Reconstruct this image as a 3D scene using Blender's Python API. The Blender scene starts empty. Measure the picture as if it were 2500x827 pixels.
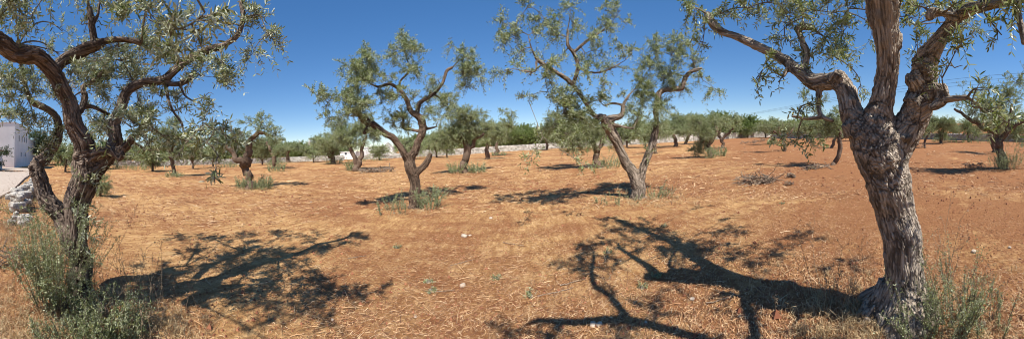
import bpy, math, random
import numpy as np
from mathutils import kdtree
C = bpy.context.scene.collection
SC = bpy.context.scene
RNG = np.random.default_rng(7)

# ------------------------------------------------------------------ camera geometry (cylindrical phone panorama)
R, CX, Y0, ROLL, H = 640.0, 1250.0, 351.0, 0.053, 1.6
CR, SR = math.cos(ROLL), math.sin(ROLL)
def ray(px, py):
    a = (px - CX) / R; v = (Y0 - py) / R
    x, y, z = math.sin(a), math.cos(a), v
    return np.array([x*CR + z*SR, y, -x*SR + z*CR])
def at(px, py, d):
    r = ray(px, py); return np.array([0, 0, H]) + r * (d / math.hypot(r[0], r[1]))
def yh(px): return Y0 - 34 * math.sin((px - CX) / R)
def dist_of(px, py): return R * H / max(py - yh(px), 1.0)
def foot(px, d):
    p = at(px, yh(px), d); p[2] = gh1(p[0], p[1]); return p

# ------------------------------------------------------------------ numpy value noise
def _h(i, j, k, s):
    i = i.astype(np.int64).astype(np.uint32); j = j.astype(np.int64).astype(np.uint32); k = k.astype(np.int64).astype(np.uint32)
    h = i*np.uint32(374761393) + j*np.uint32(668265263) + k*np.uint32(2147483647 & 0x5bd1e995) + np.uint32(s*1013904223 % 4294967291)
    h = (h ^ (h >> np.uint32(13))) * np.uint32(1274126177)
    h = (h ^ (h >> np.uint32(16))) * np.uint32(2246822519)
    h = h ^ (h >> np.uint32(15))
    return h.astype(np.float64) / 4294967295.0
def noise(P, s=0):
    P = np.asarray(P, float)
    F = np.floor(P); f = P - F; f = f*f*(3-2*f)
    i, j, k = F[..., 0], F[..., 1], F[..., 2]
    out = 0
    for a in (0, 1):
        wa = f[..., 0] if a else 1-f[..., 0]
        for b in (0, 1):
            wb = f[..., 1] if b else 1-f[..., 1]
            for c in (0, 1):
                wc = f[..., 2] if c else 1-f[..., 2]
                out = out + wa*wb*wc*_h(i+a, j+b, k+c, s)
    return out*2-1
def fbm(P, o=3, s=0):
    t, a = 0, 1.0
    for q in range(o): t = t + a*noise(P*(2.03**q)+q*7.7, s+q); a *= .5
    return t / 1.75
def gh(x, y):
    x = np.asarray(x, float); y = np.asarray(y, float); d = np.hypot(x, y)
    z0 = np.zeros_like(x)
    n = .035*fbm(np.stack([x/1.3, y/1.3, z0], -1), 3, 3) * np.exp(-d/18) + .016*fbm(np.stack([x/.16, y/.16, z0], -1), 3, 9) * np.exp(-d/9)
    n = n + .10*noise(np.stack([x/9, y/9, z0+5], -1), 4) * np.clip((d-5)/15, 0, 1) * np.clip(1-(d-60)/40, 0, 1)
    return n
def gh1(x, y): return float(gh(np.array([x]), np.array([y]))[0])

# ------------------------------------------------------------------ mesh building
class MB:
    def __init__(s): s.V = []; s.F = []; s.n = 0; s.A = []; s.G = []
    def add(s, V, faces, mat=0, rnd=None, grain=None):
        V = np.asarray(V, float).reshape(-1, 3)
        for f in faces:
            f = np.asarray(f, np.int64)
            if f.size: s.F.append((f + s.n, mat))
        s.V.append(V); s.n += len(V)
        s.A.append(np.full(len(V), .5) if rnd is None else np.asarray(rnd, float).reshape(-1))
        s.G.append(V if grain is None else np.asarray(grain).reshape(-1, 3))
    def build(s, name, mats, parent=None, smooth=False, world=False):
        if not isinstance(mats, (list, tuple)): mats = [mats]
        V = np.concatenate(s.V)
        if parent is not None and not world: V = V - np.array(parent.location)
        me = bpy.data.meshes.new(name)
        me.vertices.add(len(V)); me.vertices.foreach_set('co', V.astype(np.float32).ravel())
        idx = np.concatenate([f.ravel() for f, m in s.F])
        tot = np.concatenate([np.full(len(f), f.shape[1]) for f, m in s.F])
        mi = np.concatenate([np.full(len(f), m) for f, m in s.F])
        me.loops.add(len(idx)); me.loops.foreach_set('vertex_index', idx.astype(np.int32))
        me.polygons.add(len(tot)); st = np.concatenate([[0], np.cumsum(tot)[:-1]])
        me.polygons.foreach_set('loop_start', st.astype(np.int32))
        me.polygons.foreach_set('material_index', mi.astype(np.int32))
        me.polygons.foreach_set('use_smooth', np.full(len(tot), smooth))
        a = me.attributes.new('rnd', 'FLOAT', 'POINT'); a.data.foreach_set('value', np.concatenate(s.A).astype(np.float32))
        g = me.attributes.new('grain', 'FLOAT_VECTOR', 'POINT'); g.data.foreach_set('vector', np.concatenate(s.G).astype(np.float32).ravel())
        for m in mats: me.materials.append(m)
        me.update(calc_edges=True); me.validate()
        o = bpy.data.objects.new(name, me); C.objects.link(o)
        if parent is not None: o.parent = parent
        return o
def nrm(v): return v / np.maximum(np.linalg.norm(v, axis=-1, keepdims=True), 1e-9)
def tubes(mb, P, rad, sides=3, mat=0, rnd=None):
    """P (n,k,3) polylines, rad (n,k)"""
    P = np.asarray(P, float); rad = np.asarray(rad, float); n, k, _ = P.shape
    T = nrm(np.gradient(P, axis=1))
    ref = np.zeros_like(T); ref[..., 0] = .31; ref[..., 1] = .77; ref[..., 2] = .2
    U = nrm(np.cross(T, ref)); W = np.cross(T, U)
    an = np.arange(sides)*2*math.pi/sides
    V = P[:, :, None, :] + rad[:, :, None, None]*(np.cos(an)[None, None, :, None]*U[:, :, None, :] + np.sin(an)[None, None, :, None]*W[:, :, None, :])
    base = (np.arange(n)*k*sides)[:, None, None]; ii = (np.arange(k-1)*sides)[None, :, None]; jj = np.arange(sides)[None, None, :]; j2 = (jj+1) % sides
    q = np.stack([base+ii+jj, base+ii+j2, base+ii+sides+j2, base+ii+sides+jj], -1).reshape(-1, 4)
    r = None if rnd is None else np.repeat(rnd, k*sides)
    G = P[:, :, None, :]*.25 + V*.75 - T[:, :, None, :]*0
    mb.add(V, [q], mat, r, G)
def tube_closed(mb, P, rad, sides=12, mat=0, rough=0, seed=0):
    P = np.asarray(P, float); k = len(P); T = nrm(np.gradient(P, axis=0))
    U = np.zeros_like(P); u = np.cross(T[0], [.3, .8, .1]); u /= np.linalg.norm(u)
    for i in range(k):
        u = u - T[i]*np.dot(u, T[i]); u /= np.linalg.norm(u); U[i] = u
    W = np.cross(T, U); an = np.arange(sides)*2*math.pi/sides
    rr = np.asarray(rad)[:, None]*np.ones(sides)[None]
    D = np.cos(an)[None, :, None]*U[:, None, :] + np.sin(an)[None, :, None]*W[:, None, :]
    V = P[:, None, :] + rr[..., None]*D
    if rough:
        V = V + D*(rr*rough*fbm(V/np.maximum(rr[..., None]*1.6, .02), 2, seed))[..., None]
    ax = np.repeat(T[:, None, :], sides, 1); al = np.concatenate([[0], np.cumsum(np.linalg.norm(np.diff(P, axis=0), axis=1))]); G = (V-P[:, None])*1.0; G[..., 2] += (al*.15)[:, None]
    V = V.reshape(-1, 3)
    ii = (np.arange(k-1)*sides)[:, None]; jj = np.arange(sides)[None]; j2 = (jj+1) % sides
    q = np.stack([ii+jj, ii+j2, ii+sides+j2, ii+sides+jj], -1).reshape(-1, 4)
    c0, c1 = P[0]-T[0]*rad[0]*.25, P[-1]+T[-1]*rad[-1]*.25
    nn = len(V); V = np.vstack([V, c0, c1]); G = np.vstack([G.reshape(-1, 3), G[0, :1], G[-1, :1]])
    t0 = np.stack([np.full(sides, nn), j2[0], jj[0]], -1); t1 = np.stack([np.full(sides, nn+1), (k-1)*sides+jj[0], (k-1)*sides+j2[0]], -1)
    mb.add(V, [q, np.vstack([t0, t1])], mat, None, G)
def catmull(P, step):
    P = np.asarray(P, float); out = []
    Q = np.vstack([2*P[0]-P[1], P, 2*P[-1]-P[-2]])
    for i in range(1, len(Q)-2):
        a, b, c, d = Q[i-1], Q[i], Q[i+1], Q[i+2]
        m = max(2, int(np.linalg.norm((c-b)[:3])/step))
        for t in np.arange(m)/m:
            out.append(.5*((2*b)+(-a+c)*t+(2*a-5*b+4*c-d)*t*t+(-a+3*b-3*c+d)*t**3))
    out.append(Q[-2]); return np.array(out)

# ------------------------------------------------------------------ materials
def mat(name):
    m = bpy.data.materials.new(name); m.use_nodes = True; nt = m.node_tree; nt.nodes.clear()
    return m, nt, nt.nodes.new('ShaderNodeOutputMaterial')
def N(nt, t, **kw):
    n = nt.nodes.new('ShaderNode'+t)
    for k, v in kw.items():
        if k in n.inputs: n.inputs[k].default_value = v
        else: setattr(n, k, v)
    return n
def ramp(nt, src, stops):
    r = N(nt, 'ValToRGB'); e = r.color_ramp.elements
    while len(e) > 1: e.remove(e[0])
    for i, (p, c) in enumerate(stops):
        x = e[0] if i == 0 else e.new(p)
        x.position = p; x.color = (*c, 1)
    nt.links.new(src, r.inputs[0]); return r.outputs[0]
def mixc(nt, f, a, b, mode='MIX'):
    m = N(nt, 'Mix', data_type='RGBA', blend_type=mode)
    for s, v in ((m.inputs[0], f), (m.inputs[6], a), (m.inputs[7], b)):
        if isinstance(v, bpy.types.NodeSocket): nt.links.new(v, s)
        elif isinstance(v, (int, float)): s.default_value = v
        else: s.default_value = (*v, 1)
    return m.outputs[2]
def attr(nt, n): a = N(nt, 'Attribute'); a.attribute_name = n; return a

def leaf_mat(name, dark, light, under, trans=.25, rough=.42):
    m, nt, o = mat(name); L = nt.links
    a = attr(nt, 'rnd').outputs['Fac']
    top = ramp(nt, a, [(0, dark), (.6, light), (.93, [c*1.35 for c in light]), (1, (.30, .25, .06))])
    g = N(nt, 'NewGeometry')
    col = mixc(nt, g.outputs['Backfacing'], top, under)
    b = N(nt, 'BsdfPrincipled', Roughness=rough); L.new(col, b.inputs['Base Color']); b.inputs['Specular IOR Level'].default_value = .3
    t = N(nt, 'BsdfTranslucent'); L.new(mixc(nt, .5, col, (.16, .22, .03)), t.inputs[0])
    mx = N(nt, 'MixShader'); mx.inputs[0].default_value = trans
    L.new(b.outputs[0], mx.inputs[1]); L.new(t.outputs[0], mx.inputs[2]); L.new(mx.outputs[0], o.inputs[0]); return m
M_OLIVE = leaf_mat('olive_leaf', (.075, .105, .030), (.22, .265, .082), (.43, .47, .28), .32)
M_SILVER = leaf_mat('olive_leaf_silvery', (.085, .110, .038), (.26, .29, .14), (.52, .55, .40), .3)
M_SHRUB = leaf_mat('sucker_leaf', (.10, .125, .045), (.26, .29, .12), (.40, .43, .26), .33)
M_WOOD = leaf_mat('bush_leaf', (.06, .10, .02), (.16, .21, .045), (.20, .25, .09), .32)
M_DARKLEAF = leaf_mat('pine_leaf', (.015, .03, .014), (.04, .06, .025), (.04, .06, .03))

def bark_mat(name, dark, mid, light, scale=1.0, bump=.012):
    m, nt, o = mat(name); L = nt.links
    g = attr(nt, 'grain').outputs['Vector']
    n1 = N(nt, 'TexNoise', Scale=38*scale, Detail=6, Roughness=.62); L.new(g, n1.inputs['Vector'])
    n2 = N(nt, 'TexNoise', Scale=4.5*scale, Detail=3); L.new(g, n2.inputs['Vector'])
    w = N(nt, 'TexVoronoi', Scale=34*scale, feature='DISTANCE_TO_EDGE'); L.new(g, w.inputs['Vector'])
    c = ramp(nt, n1.outputs[0], [(.30, dark), (.48, mid), (.68, light)])
    c = mixc(nt, ramp(nt, w.outputs[0], [(0, (.5, .5, .5)), (.10, (0, 0, 0))]), c, dark)
    c = mixc(nt, ramp(nt, n2.outputs[0], [(.35, (0, 0, 0)), (.7, (.6, .6, .6))]), c, [x*.75 for x in mid])
    f = attr(nt, 'rnd').outputs['Fac']
    c = mixc(nt, ramp(nt, f, [(.1, (.75, .75, .75)), (.5, (0, 0, 0))]), c, [x*.6 for x in dark])
    b = N(nt, 'BsdfPrincipled', Roughness=.93); b.inputs['Specular IOR Level'].default_value = .15
    L.new(c, b.inputs['Base Color'])
    mt = N(nt, 'Math', operation='ADD'); L.new(n1.outputs[0], mt.inputs[0]); L.new(ramp(nt, w.outputs[0], [(0, (0, 0, 0)), (.2, (.7, .7, .7))]), mt.inputs[1])
    bp = N(nt, 'Bump', Strength=1.0, Distance=bump); L.new(mt.outputs[0], bp.inputs['Height']); L.new(bp.outputs[0], b.inputs['Normal'])
    L.new(b.outputs[0], o.inputs[0]); return m
M_BARK = bark_mat('olive_bark', (.085, .062, .045), (.30, .235, .18), (.50, .42, .34))
M_BARK2 = bark_mat('olive_bark_brown', (.06, .042, .03), (.17, .115, .08), (.28, .21, .16))
M_BARK3 = bark_mat('olive_bark_grey', (.10, .078, .06), (.37, .305, .24), (.58, .50, .41))
M_BARKA = bark_mat('olive_bark_dark', (.065, .047, .036), (.21, .155, .12), (.38, .31, .25))
M_TWIG = bark_mat('twig_bark', (.09, .075, .05), (.18, .15, .11), (.27, .24, .19), 1, .002)
M_DEAD = bark_mat('dead_wood', (.09, .06, .04), (.26, .19, .135), (.46, .37, .28), 1, .004)
def plain(name, col, rough=.8, var=.25, scale=6, c2=None, bump=0):
    m, nt, o = mat(name); L = nt.links
    tc = N(nt, 'TexCoord'); n = N(nt, 'TexNoise', Scale=scale, Detail=6, Roughness=.6); L.new(tc.outputs['Object'], n.inputs['Vector'])
    c2 = c2 or [x*(1-var) for x in col]
    c = ramp(nt, n.outputs[0], [(.3, c2), (.65, col)])
    b = N(nt, 'BsdfPrincipled', Roughness=rough); L.new(c, b.inputs['Base Color'])
    if bump:
        bp = N(nt, 'Bump', Strength=1, Distance=bump); L.new(n.outputs[0], bp.inputs['Height']); L.new(bp.outputs[0], b.inputs['Normal'])
    L.new(b.outputs[0], o.inputs[0]); return m
def rnd_mat(name, stops, rough=.85, trans=0):
    m, nt, o = mat(name); L = nt.links
    c = ramp(nt, attr(nt, 'rnd').outputs['Fac'], stops)
    b = N(nt, 'BsdfPrincipled', Roughness=rough); L.new(c, b.inputs['Base Color']); L.new(b.outputs[0], o.inputs[0]); return m
M_STRAW = rnd_mat('straw', [(0, (.11, .045, .025)), (.25, (.24, .11, .05)), (.45, (.42, .22, .095)), (.8, (.58, .36, .18)), (1, (.70, .50, .30))], .7)
M_DRYGRASS = rnd_mat('dry_grass', [(0, (.24, .15, .07)), (.4, (.42, .29, .14)), (1, (.62, .48, .28))], .7)
M_DRYWEED = rnd_mat('dry_weed', [(0, (.14, .10, .06)), (1, (.30, .22, .14))], .9)
M_CLOD = rnd_mat('soil_clod', [(0, (.17, .055, .026)), (1, (.36, .15, .075))], .95)
M_LIME = rnd_mat('limestone', [(0, (.20, .185, .16)), (.5, (.36, .335, .29)), (1, (.52, .49, .44))], .9)
M_LIMENEAR = plain('limestone_lichen', (.50, .46, .40), .9, scale=9, c2=(.20, .17, .14), bump=.03)
M_PEBBLE = plain('pebble_stone', (.50, .42, .33), .85, scale=20, c2=(.36, .25, .17), bump=.004)
M_WHITE = plain('white_render', (.86, .85, .82), .85, scale=.6, c2=(.74, .73, .70))
M_GLASS = plain('dark_glass', (.06, .07, .09), .25)
M_ROAD = plain('gravel_road', (.44, .36, .29), .95, scale=3, c2=(.34, .27, .21), bump=.01)
M_WIRE = plain('cable_black', (.05, .05, .05), .6)
M_POLE = plain('pole_wood', (.22, .18, .14), .9)
M_TILE = plain('roof_tile', (.42, .20, .11), .9, scale=3)

def ground_mat():
    m, nt, o = mat('straw_strewn_red_soil'); L = nt.links
    tc = N(nt, 'TexCoord'); P = tc.outputs['Object']
    def nz(scale, det=5, rough=.6, sc=None):
        n = N(nt, 'TexNoise', Scale=scale, Detail=det, Roughness=rough)
        if sc:
            mp = N(nt, 'Mapping'); mp.inputs['Scale'].default_value = sc; mp.inputs['Rotation'].default_value = (0, 0, .5); L.new(P, mp.inputs[0]); L.new(mp.outputs[0], n.inputs['Vector'])
        else: L.new(P, n.inputs['Vector'])
        return n.outputs[0]
    big, mid, fine, fib = nz(.22, 4), nz(1.6, 6, .65), nz(22, 8, .72), nz(9, 8, .75, (1, .28, 1))
    row = nz(1.5, 5, .7, (.35, 1.5, 1))
    soil = ramp(nt, fine, [(.3, (.165, .055, .024)), (.7, (.36, .17, .075))])
    straw = ramp(nt, fib, [(.32, (.22, .10, .042)), (.48, (.46, .262, .108)), (.64, (.67, .44, .21))])
    # right hand side of the grove carries barer, redder soil
    sx = N(nt, 'SeparateXYZ'); L.new(P, sx.inputs[0])
    d1 = N(nt, 'Math', operation='MULTIPLY_ADD'); L.new(sx.outputs[0], d1.inputs[0]); d1.inputs[1].default_value = .5
    my = N(nt, 'Math', operation='MULTIPLY'); L.new(sx.outputs[1], my.inputs[0]); my.inputs[1].default_value = -.42; L.new(my.outputs[0], d1.inputs[2])
    bare = N(nt, 'MapRange'); L.new(d1.outputs[0], bare.inputs[0])
    for i, v in ((1, .4), (2, 2.8), (3, 0), (4, .24)): bare.inputs[i].default_value = v
    md = N(nt, 'Math', operation='ADD'); L.new(mid, md.inputs[0]); L.new(row, md.inputs[1]); mh = N(nt, 'Math', operation='MULTIPLY_ADD'); L.new(md.outputs[0], mh.inputs[0]); mh.inputs[1].default_value = .75; mh.inputs[2].default_value = -.25
    s = N(nt, 'Math', operation='ADD'); L.new(mh.outputs[0], s.inputs[0])
    b2 = N(nt, 'Math', operation='MULTIPLY_ADD'); L.new(big, b2.inputs[0]); b2.inputs[1].default_value = 1.0; b2.inputs[2].default_value = -.50; L.new(b2.outputs[0], s.inputs[1])
    s2 = N(nt, 'Math', operation='SUBTRACT'); L.new(s.outputs[0], s2.inputs[0]); L.new(bare.outputs[0], s2.inputs[1])
    f3 = N(nt, 'Math', operation='MULTIPLY_ADD'); L.new(fine, f3.inputs[0]); f3.inputs[1].default_value = .5; f3.inputs[2].default_value = -.25
    s3 = N(nt, 'Math', operation='ADD'); L.new(s2.outputs[0], s3.inputs[0]); L.new(f3.outputs[0], s3.inputs[1])
    cov = ramp(nt, s3.outputs[0], [(.38, (.12, .12, .12)), (.62, (.92, .92, .92))])
    c = mixc(nt, cov, soil, straw)
    b = N(nt, 'BsdfPrincipled', Roughness=.95); b.inputs['Specular IOR Level'].default_value = .1
    L.new(c, b.inputs['Base Color'])
    ad = N(nt, 'Math', operation='ADD'); L.new(fine, ad.inputs[0]); L.new(fib, ad.inputs[1])
    bp = N(nt, 'Bump', Strength=1, Distance=.045); L.new(ad.outputs[0], bp.inputs['Height']); L.new(bp.outputs[0], b.inputs['Normal'])
    L.new(b.outputs[0], o.inputs[0]); return m
M_GROUND = ground_mat()

# ------------------------------------------------------------------ object conventions
def tag(o, label=None, cat=None, group=None, kind=None):
    if label: o['label'] = label
    if cat: o['category'] = cat
    if group: o['group'] = group
    if kind: o['kind'] = kind
    return o
def root(name, loc, label, cat, group=None):
    o = bpy.data.objects.new(name, None); o.location = loc; o.empty_display_size = .2; C.objects.link(o)
    return tag(o, label, cat, group)
def copy_tree(o, loc, rz=0, sc=1.0, label=None, group=None):
    c = o.copy(); C.objects.link(c); c.location = loc; c.rotation_euler = (0, 0, rz); c.scale = (sc, sc, sc*random.uniform(.9, 1.1))
    if label: c['label'] = label
    if group: c['group'] = group
    for ch in list(o.children):
        k = ch.copy(); C.objects.link(k); k.parent = c
    return c

# ------------------------------------------------------------------ foliage
def add_leaves(mb, P, D, L, W, rng, mat=0, near=False, tone=None):
    n = len(P)
    if n == 0: return
    S = nrm(np.cross(D, rng.normal(size=(n, 3)))); Nn = np.cross(D, S)
    L = L*rng.uniform(.7, 1.2, n)[:, None]; W = W*rng.uniform(.8, 1.2, n)[:, None]
    rn = rng.beta(1.3, 1.6, n)*.96; rn[rng.random(n) < .012] = 1.0
    if tone is not None: rn = np.clip(rn + tone, 0, 1)
    b = (np.arange(n))[:, None]
    cv = rng.uniform(-.12, .12, n)[:, None]*L
    if near:
        V = np.stack([P, P+D*L*.3+S*W*.42+Nn*cv*.6, P+D*L*.3-S*W*.42+Nn*cv*.6, P+D*L*.7+S*W*.4+Nn*cv*.7, P+D*L*.7-S*W*.4+Nn*cv*.7, P+D*L], 1)
        b = b*6; t = np.vstack([b+[0, 2, 1], b+[5, 3, 4]]); q = b+[1, 2, 4, 3]
        mb.add(V, [t, q], mat, np.repeat(rn, 6))
    else:
        V = np.stack([P, P+D*L*.5+S*W*.5+Nn*cv, P+D*L, P+D*L*.5-S*W*.5+Nn*cv], 1)
        mb.add(V, [b*4+[0, 3, 2, 1]], mat, np.repeat(rn, 4))
def add_shoots(mb, S0, D0, Ls, droop, rng, leafL, leafW, gap, rad=.002, near=False, mat=0, tmat=1, spread=.8, tone=None, bare=.12):
    """shoots with opposite leaf pairs"""
    n = len(S0)
    if n == 0: return
    Ls = np.asarray(Ls)[:, None]; droop = np.asarray(droop)[:, None]
    def pos(t): # t (n,k)
        return S0[:, None]+D0[:, None]*(Ls*t)[..., None]+np.array([0, 0, -1])*(droop*Ls*t*t)[..., None]
    k = 4; t = np.linspace(0, 1, k)[None]*np.ones((n, 1))
    tubes(mb, pos(t), rad*np.linspace(1, .35, k)[None]*np.ones((n, 1)), 3, tmat)
    m = max(3, int(np.mean(Ls)/gap)); t = np.linspace(bare, 1, m)[None]+rng.uniform(-.3, .3, (n, m))/m
    P = pos(t); T = nrm(D0[:, None]+np.array([0, 0, -1])*(2*droop*t)[..., None])
    U = nrm(np.cross(T, nrm(rng.normal(size=(n, 1, 3)))*np.ones((n, m, 1)))); W = np.cross(T, U)
    odd = (np.arange(m) % 2)[None, :, None]; A = U*odd + W*(1-odd)
    tn = rng.normal(0, .13, n)
    for sg in (1, -1):
        d = nrm(T*rng.uniform(.35, .9, (n, m, 1)) + A*sg*spread + rng.normal(0, .18, (n, m, 3)))
        add_leaves(mb, P.reshape(-1, 3), d.reshape(-1, 3), leafL, leafW, rng, mat, near, np.repeat(tn, m)+(tone or 0))
def cluster(mb, skel, c, ex, rng, leafL, leafW, cov, droop=.15, near=False, mat=0, tmat=1, tone=0, shootL=.26):
    """branch out of the nearest limb into an ellipsoid of leafy shoots. ex = (tangential, vertical, radial) half sizes (m)"""
    c = np.asarray(c, float); rx, rz, ry = ex
    rad = nrm(np.array([c[0], c[1], 0.])); tan = np.array([rad[1], -rad[0], 0])
    nl = cov*math.pi*rx*rz/(leafL*leafW*.6*.62)
    gap = max(.016, leafL*.34); sl = min(shootL, max(rx, rz)*1.1)*max(1, leafL/.09)
    per = 2*max(3, int(sl/gap)); ns = max(3, int(nl/per)); nsub = max(3, int(ns/5))
    if skel is not None and len(skel):
        d = np.linalg.norm(skel[:, :3]-c, axis=1)+skel[:, 3]*1.5; s = skel[np.argmin(d)]
        p0 = s[:3]; r0 = min(s[3]*.6, .006+.016*math.sqrt(max(rx, rz)*2))
        v = c-p0; mid = p0+v*.5+rng.normal(0, .12, 3)*np.linalg.norm(v)+np.array([0, 0, .1*np.linalg.norm(v)])
        tt = np.linspace(0, 1, 8)[:, None]; B = (1-tt)**2*p0+2*tt*(1-tt)*mid+tt*tt*c
        tubes(mb, B[None], np.linspace(r0, max(.004, r0*.35), 8)[None], 5, tmat)
        cluster.new = np.hstack([B[3:], np.full((5, 1), .012)])
    else: B = np.array([c, c]); cluster.new = None
    u = nrm(rng.normal(size=(nsub, 3)))*rng.uniform(.35, 1, (nsub, 1))**.6
    E = c + u[:, :1]*rx*tan + u[:, 1:2]*ry*rad + u[:, 2:3]*rz*np.array([0, 0, 1.])
    st = B[rng.integers(len(B)//2, len(B), nsub)]
    md = (st+E)/2+rng.normal(0, .12, (nsub, 3))*rx
    tt = np.linspace(0, 1, 5)[None, :, None]; SB = (1-tt)**2*st[:, None]+2*tt*(1-tt)*md[:, None]+tt*tt*E[:, None]
    tubes(mb, SB, np.linspace(.0055, .002, 5)[None]*np.ones((nsub, 1))*max(1, leafL/.07), 3, tmat)
    ii = rng.integers(0, nsub, ns); f = rng.uniform(.3, 1, ns)[:, None]
    S0 = st[ii]*(1-f)**2+2*f*(1-f)*md[ii]+f*f*E[ii]
    out = nrm(E[ii]-c+1e-6); D0 = nrm(out*.7+rng.normal(0, .55, (ns, 3))+np.array([0, 0, .35]))
    add_shoots(mb, S0, D0, sl*rng.uniform(.5, 1.25, ns), droop*rng.uniform(.3, 2.2, ns), rng, leafL, leafW, gap, .0022*max(1, leafL/.07), near, mat, tmat, tone=tone)

def make_trunk(name, limbs, parent, m, voxel=None, bumpy=1.0, seed=1, sides=9, rough=.22):
    """limbs: arrays (k,4) of x,y,z,r already smooth"""
    mb = MB()
    for i, L in enumerate(limbs):
        if voxel: tube_closed(mb, L[:, :3], L[:, 3], 14)
        else: tube_closed(mb, L[:, :3], L[:, 3], sides, 0, rough, seed+i)
    if not voxel: return mb.build(name, m, parent, True)
    o = mb.build('tmp', m, None)
    md = o.modifiers.new('r', 'REMESH'); md.mode = 'VOXEL'; md.voxel_size = voxel
    dg = bpy.context.evaluated_depsgraph_get(); e = o.evaluated_get(dg); me = e.to_mesh()
    n = len(me.vertices); V = np.empty(n*3, np.float32); me.vertices.foreach_get('co', V); V = V.reshape(-1, 3).astype(float)
    nr = np.empty(n*3, np.float32); me.vertices.foreach_get('normal', nr); nr = nr.reshape(-1, 3).astype(float)
    nl = len(me.loops); li = np.empty(nl, np.int32); me.loops.foreach_get('vertex_index', li); F = li.reshape(-1, 4).astype(np.int64)
    e.to_mesh_clear(); old = o.data; bpy.data.objects.remove(o); bpy.data.meshes.remove(old)
    S = np.vstack(limbs); T = np.vstack([nrm(np.gradient(L[:, :3], axis=0)) for L in limbs])
    AL = np.concatenate([np.concatenate([[0], np.cumsum(np.linalg.norm(np.diff(L[:, :3], axis=0), axis=1))])+3.7*i for i, L in enumerate(limbs)])
    kd = kdtree.KDTree(len(S)); near1 = np.empty(n, int)
    for i, p in enumerate(S): kd.insert(p[:3], i)
    kd.balance()
    ax = np.empty((n, 3)); rr = np.empty(n)
    for i in range(n):
        q = kd.find_n(V[i], 4); near1[i] = q[0][1]; w = 0; a = np.zeros(3); r = 0; t0 = T[q[0][1]]
        for _, j, dd in q:
            k = 1/(dd+.01); t = T[j]; a += k*(t if t@t0 > 0 else -t); r += k*S[j, 3]; w += k
        ax[i] = a; rr[i] = r/w
    ax = nrm(ax)
    # twist the grain a little and stretch it along the limb
    a1 = T[near1]; dv = V-S[near1, :3]; al = (dv*a1).sum(1, keepdims=True)
    sa = AL[near1]+al[:, 0]; perp = dv-a1*al; G = perp.copy(); G[:, 2] += sa*.15; G[:, 0] += .10*sa
    G2 = G + .016*np.stack([noise(V*5, 21), noise(V*5, 22), noise(V*5, 23)], -1)
    f1 = 1-np.abs(fbm(G2/.020, 3, seed)); f2 = 1-np.abs(fbm(G2/.055, 3, seed+5)); lump = fbm(V/.11, 3, seed+9); big = fbm(V/.34, 2, seed+11)
    amp = np.minimum(.014, .13*rr)*bumpy
    kn = np.clip(noise(V/.085, seed+31)-.45, 0, 1)
    dsp = -amp*1.1*np.clip(f1-.62, 0, 1)/.38*.9 - amp*.7*np.clip(f2-.72, 0, 1)/.28 + .05*rr*lump*bumpy + .12*rr*big + amp*.55*fbm(V/.017, 2, seed+40) + kn*rr*.45*np.clip((V[:, 2]-.9)/.6, .15, 1)
    V = V + nr*dsp[:, None]
    fis = np.clip(1-(np.clip(f1-.62, 0, 1)/.38*.6+np.clip(f2-.72, 0, 1)/.28*.7), 0, 1)
    mb = MB(); mb.add(V, [F], 0, fis, G); return mb.build(name, m, parent, True)

def limb_px(pts, step=.05, wob=0, rng=None):
    P = []
    for (px, py, d, r) in pts:
        p = at(px, py, d); P.append([*p, r/R*d])
    L = catmull(P, step)
    L[:, 3] = np.maximum(L[:, 3], .002)
    if wob:
        L[:, :3] += wob*L[:, 3:4]*np.stack([noise(L[:, :3]/.22, 41+i) for i in range(3)], -1)
    return L
NTREE = [0]
def tree(name, label, base, limbs, clusters, leaf=(.055, .012), cov=1.0, voxel=None, mats=(None, None), near=False, group=None, extra=(), step=.05, wob=.5, droop=.15, bumpy=1.0, shootL=.26, tone=0, depth=.8, fringe=0, shrink=.86):
    NTREE[0] += 1; rng = np.random.default_rng(100+NTREE[0])
    if voxel: limbs = [[(x, y, dd, r_*shrink) for (x, y, dd, r_) in l] if not isinstance(l, np.ndarray) else l for l in limbs]
    Ls = [limb_px(l, step, wob) if not isinstance(l, np.ndarray) else l for l in limbs]
    b = foot(*base); b[2] = gh1(b[0], b[1])-.02
    r = root(name, tuple(b), label, 'tree', group)
    bark, lf = mats[0] or M_BARK, mats[1] or M_OLIVE
    make_trunk('trunk', Ls, r, bark, voxel, bumpy, NTREE[0]*3)
    sk = np.vstack(Ls); mb = MB()
    for c in clusters:
        px, py, d, rx, ry = c[:5]; cv = c[5] if len(c) > 5 else 1
        dr = c[6] if len(c) > 6 else droop; s = d/R
        cluster(mb, sk, at(px, py, d), (rx*s, ry*s, rx*s*depth), rng, leaf[0], leaf[1], cov*cv, dr, near, 0, 1, tone, shootL)
        sk = np.vstack([sk, cluster.new])
    up = np.vstack(Ls); up = up[(up[:, 2] > 1.7) & (up[:, 3] < .07)] if fringe else up
    for q in range(fringe):
        e = up[rng.integers(len(up))]; v = nrm(rng.normal(size=3)*[1, 1, .8]+[0, 0, .1]); z = rng.uniform(.10, .22)*(1 if near else 1.5)
        c = e[:3]+v*rng.uniform(.15, .42)*(1 if near else 1.7)
        cluster(mb, sk, c, (z, z*.9, z), rng, leaf[0], leaf[1], cov*rng.uniform(.3, .8), .35, near, 0, 1, tone, shootL)
    for (c, ex, cv) in extra:
        cluster(mb, sk, c, ex, rng, leaf[0], leaf[1], cov*cv, droop, near, 0, 1, tone, shootL)
    mb.build('crown', [lf, M_TWIG], r)
    return r
exec_parts = []

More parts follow.
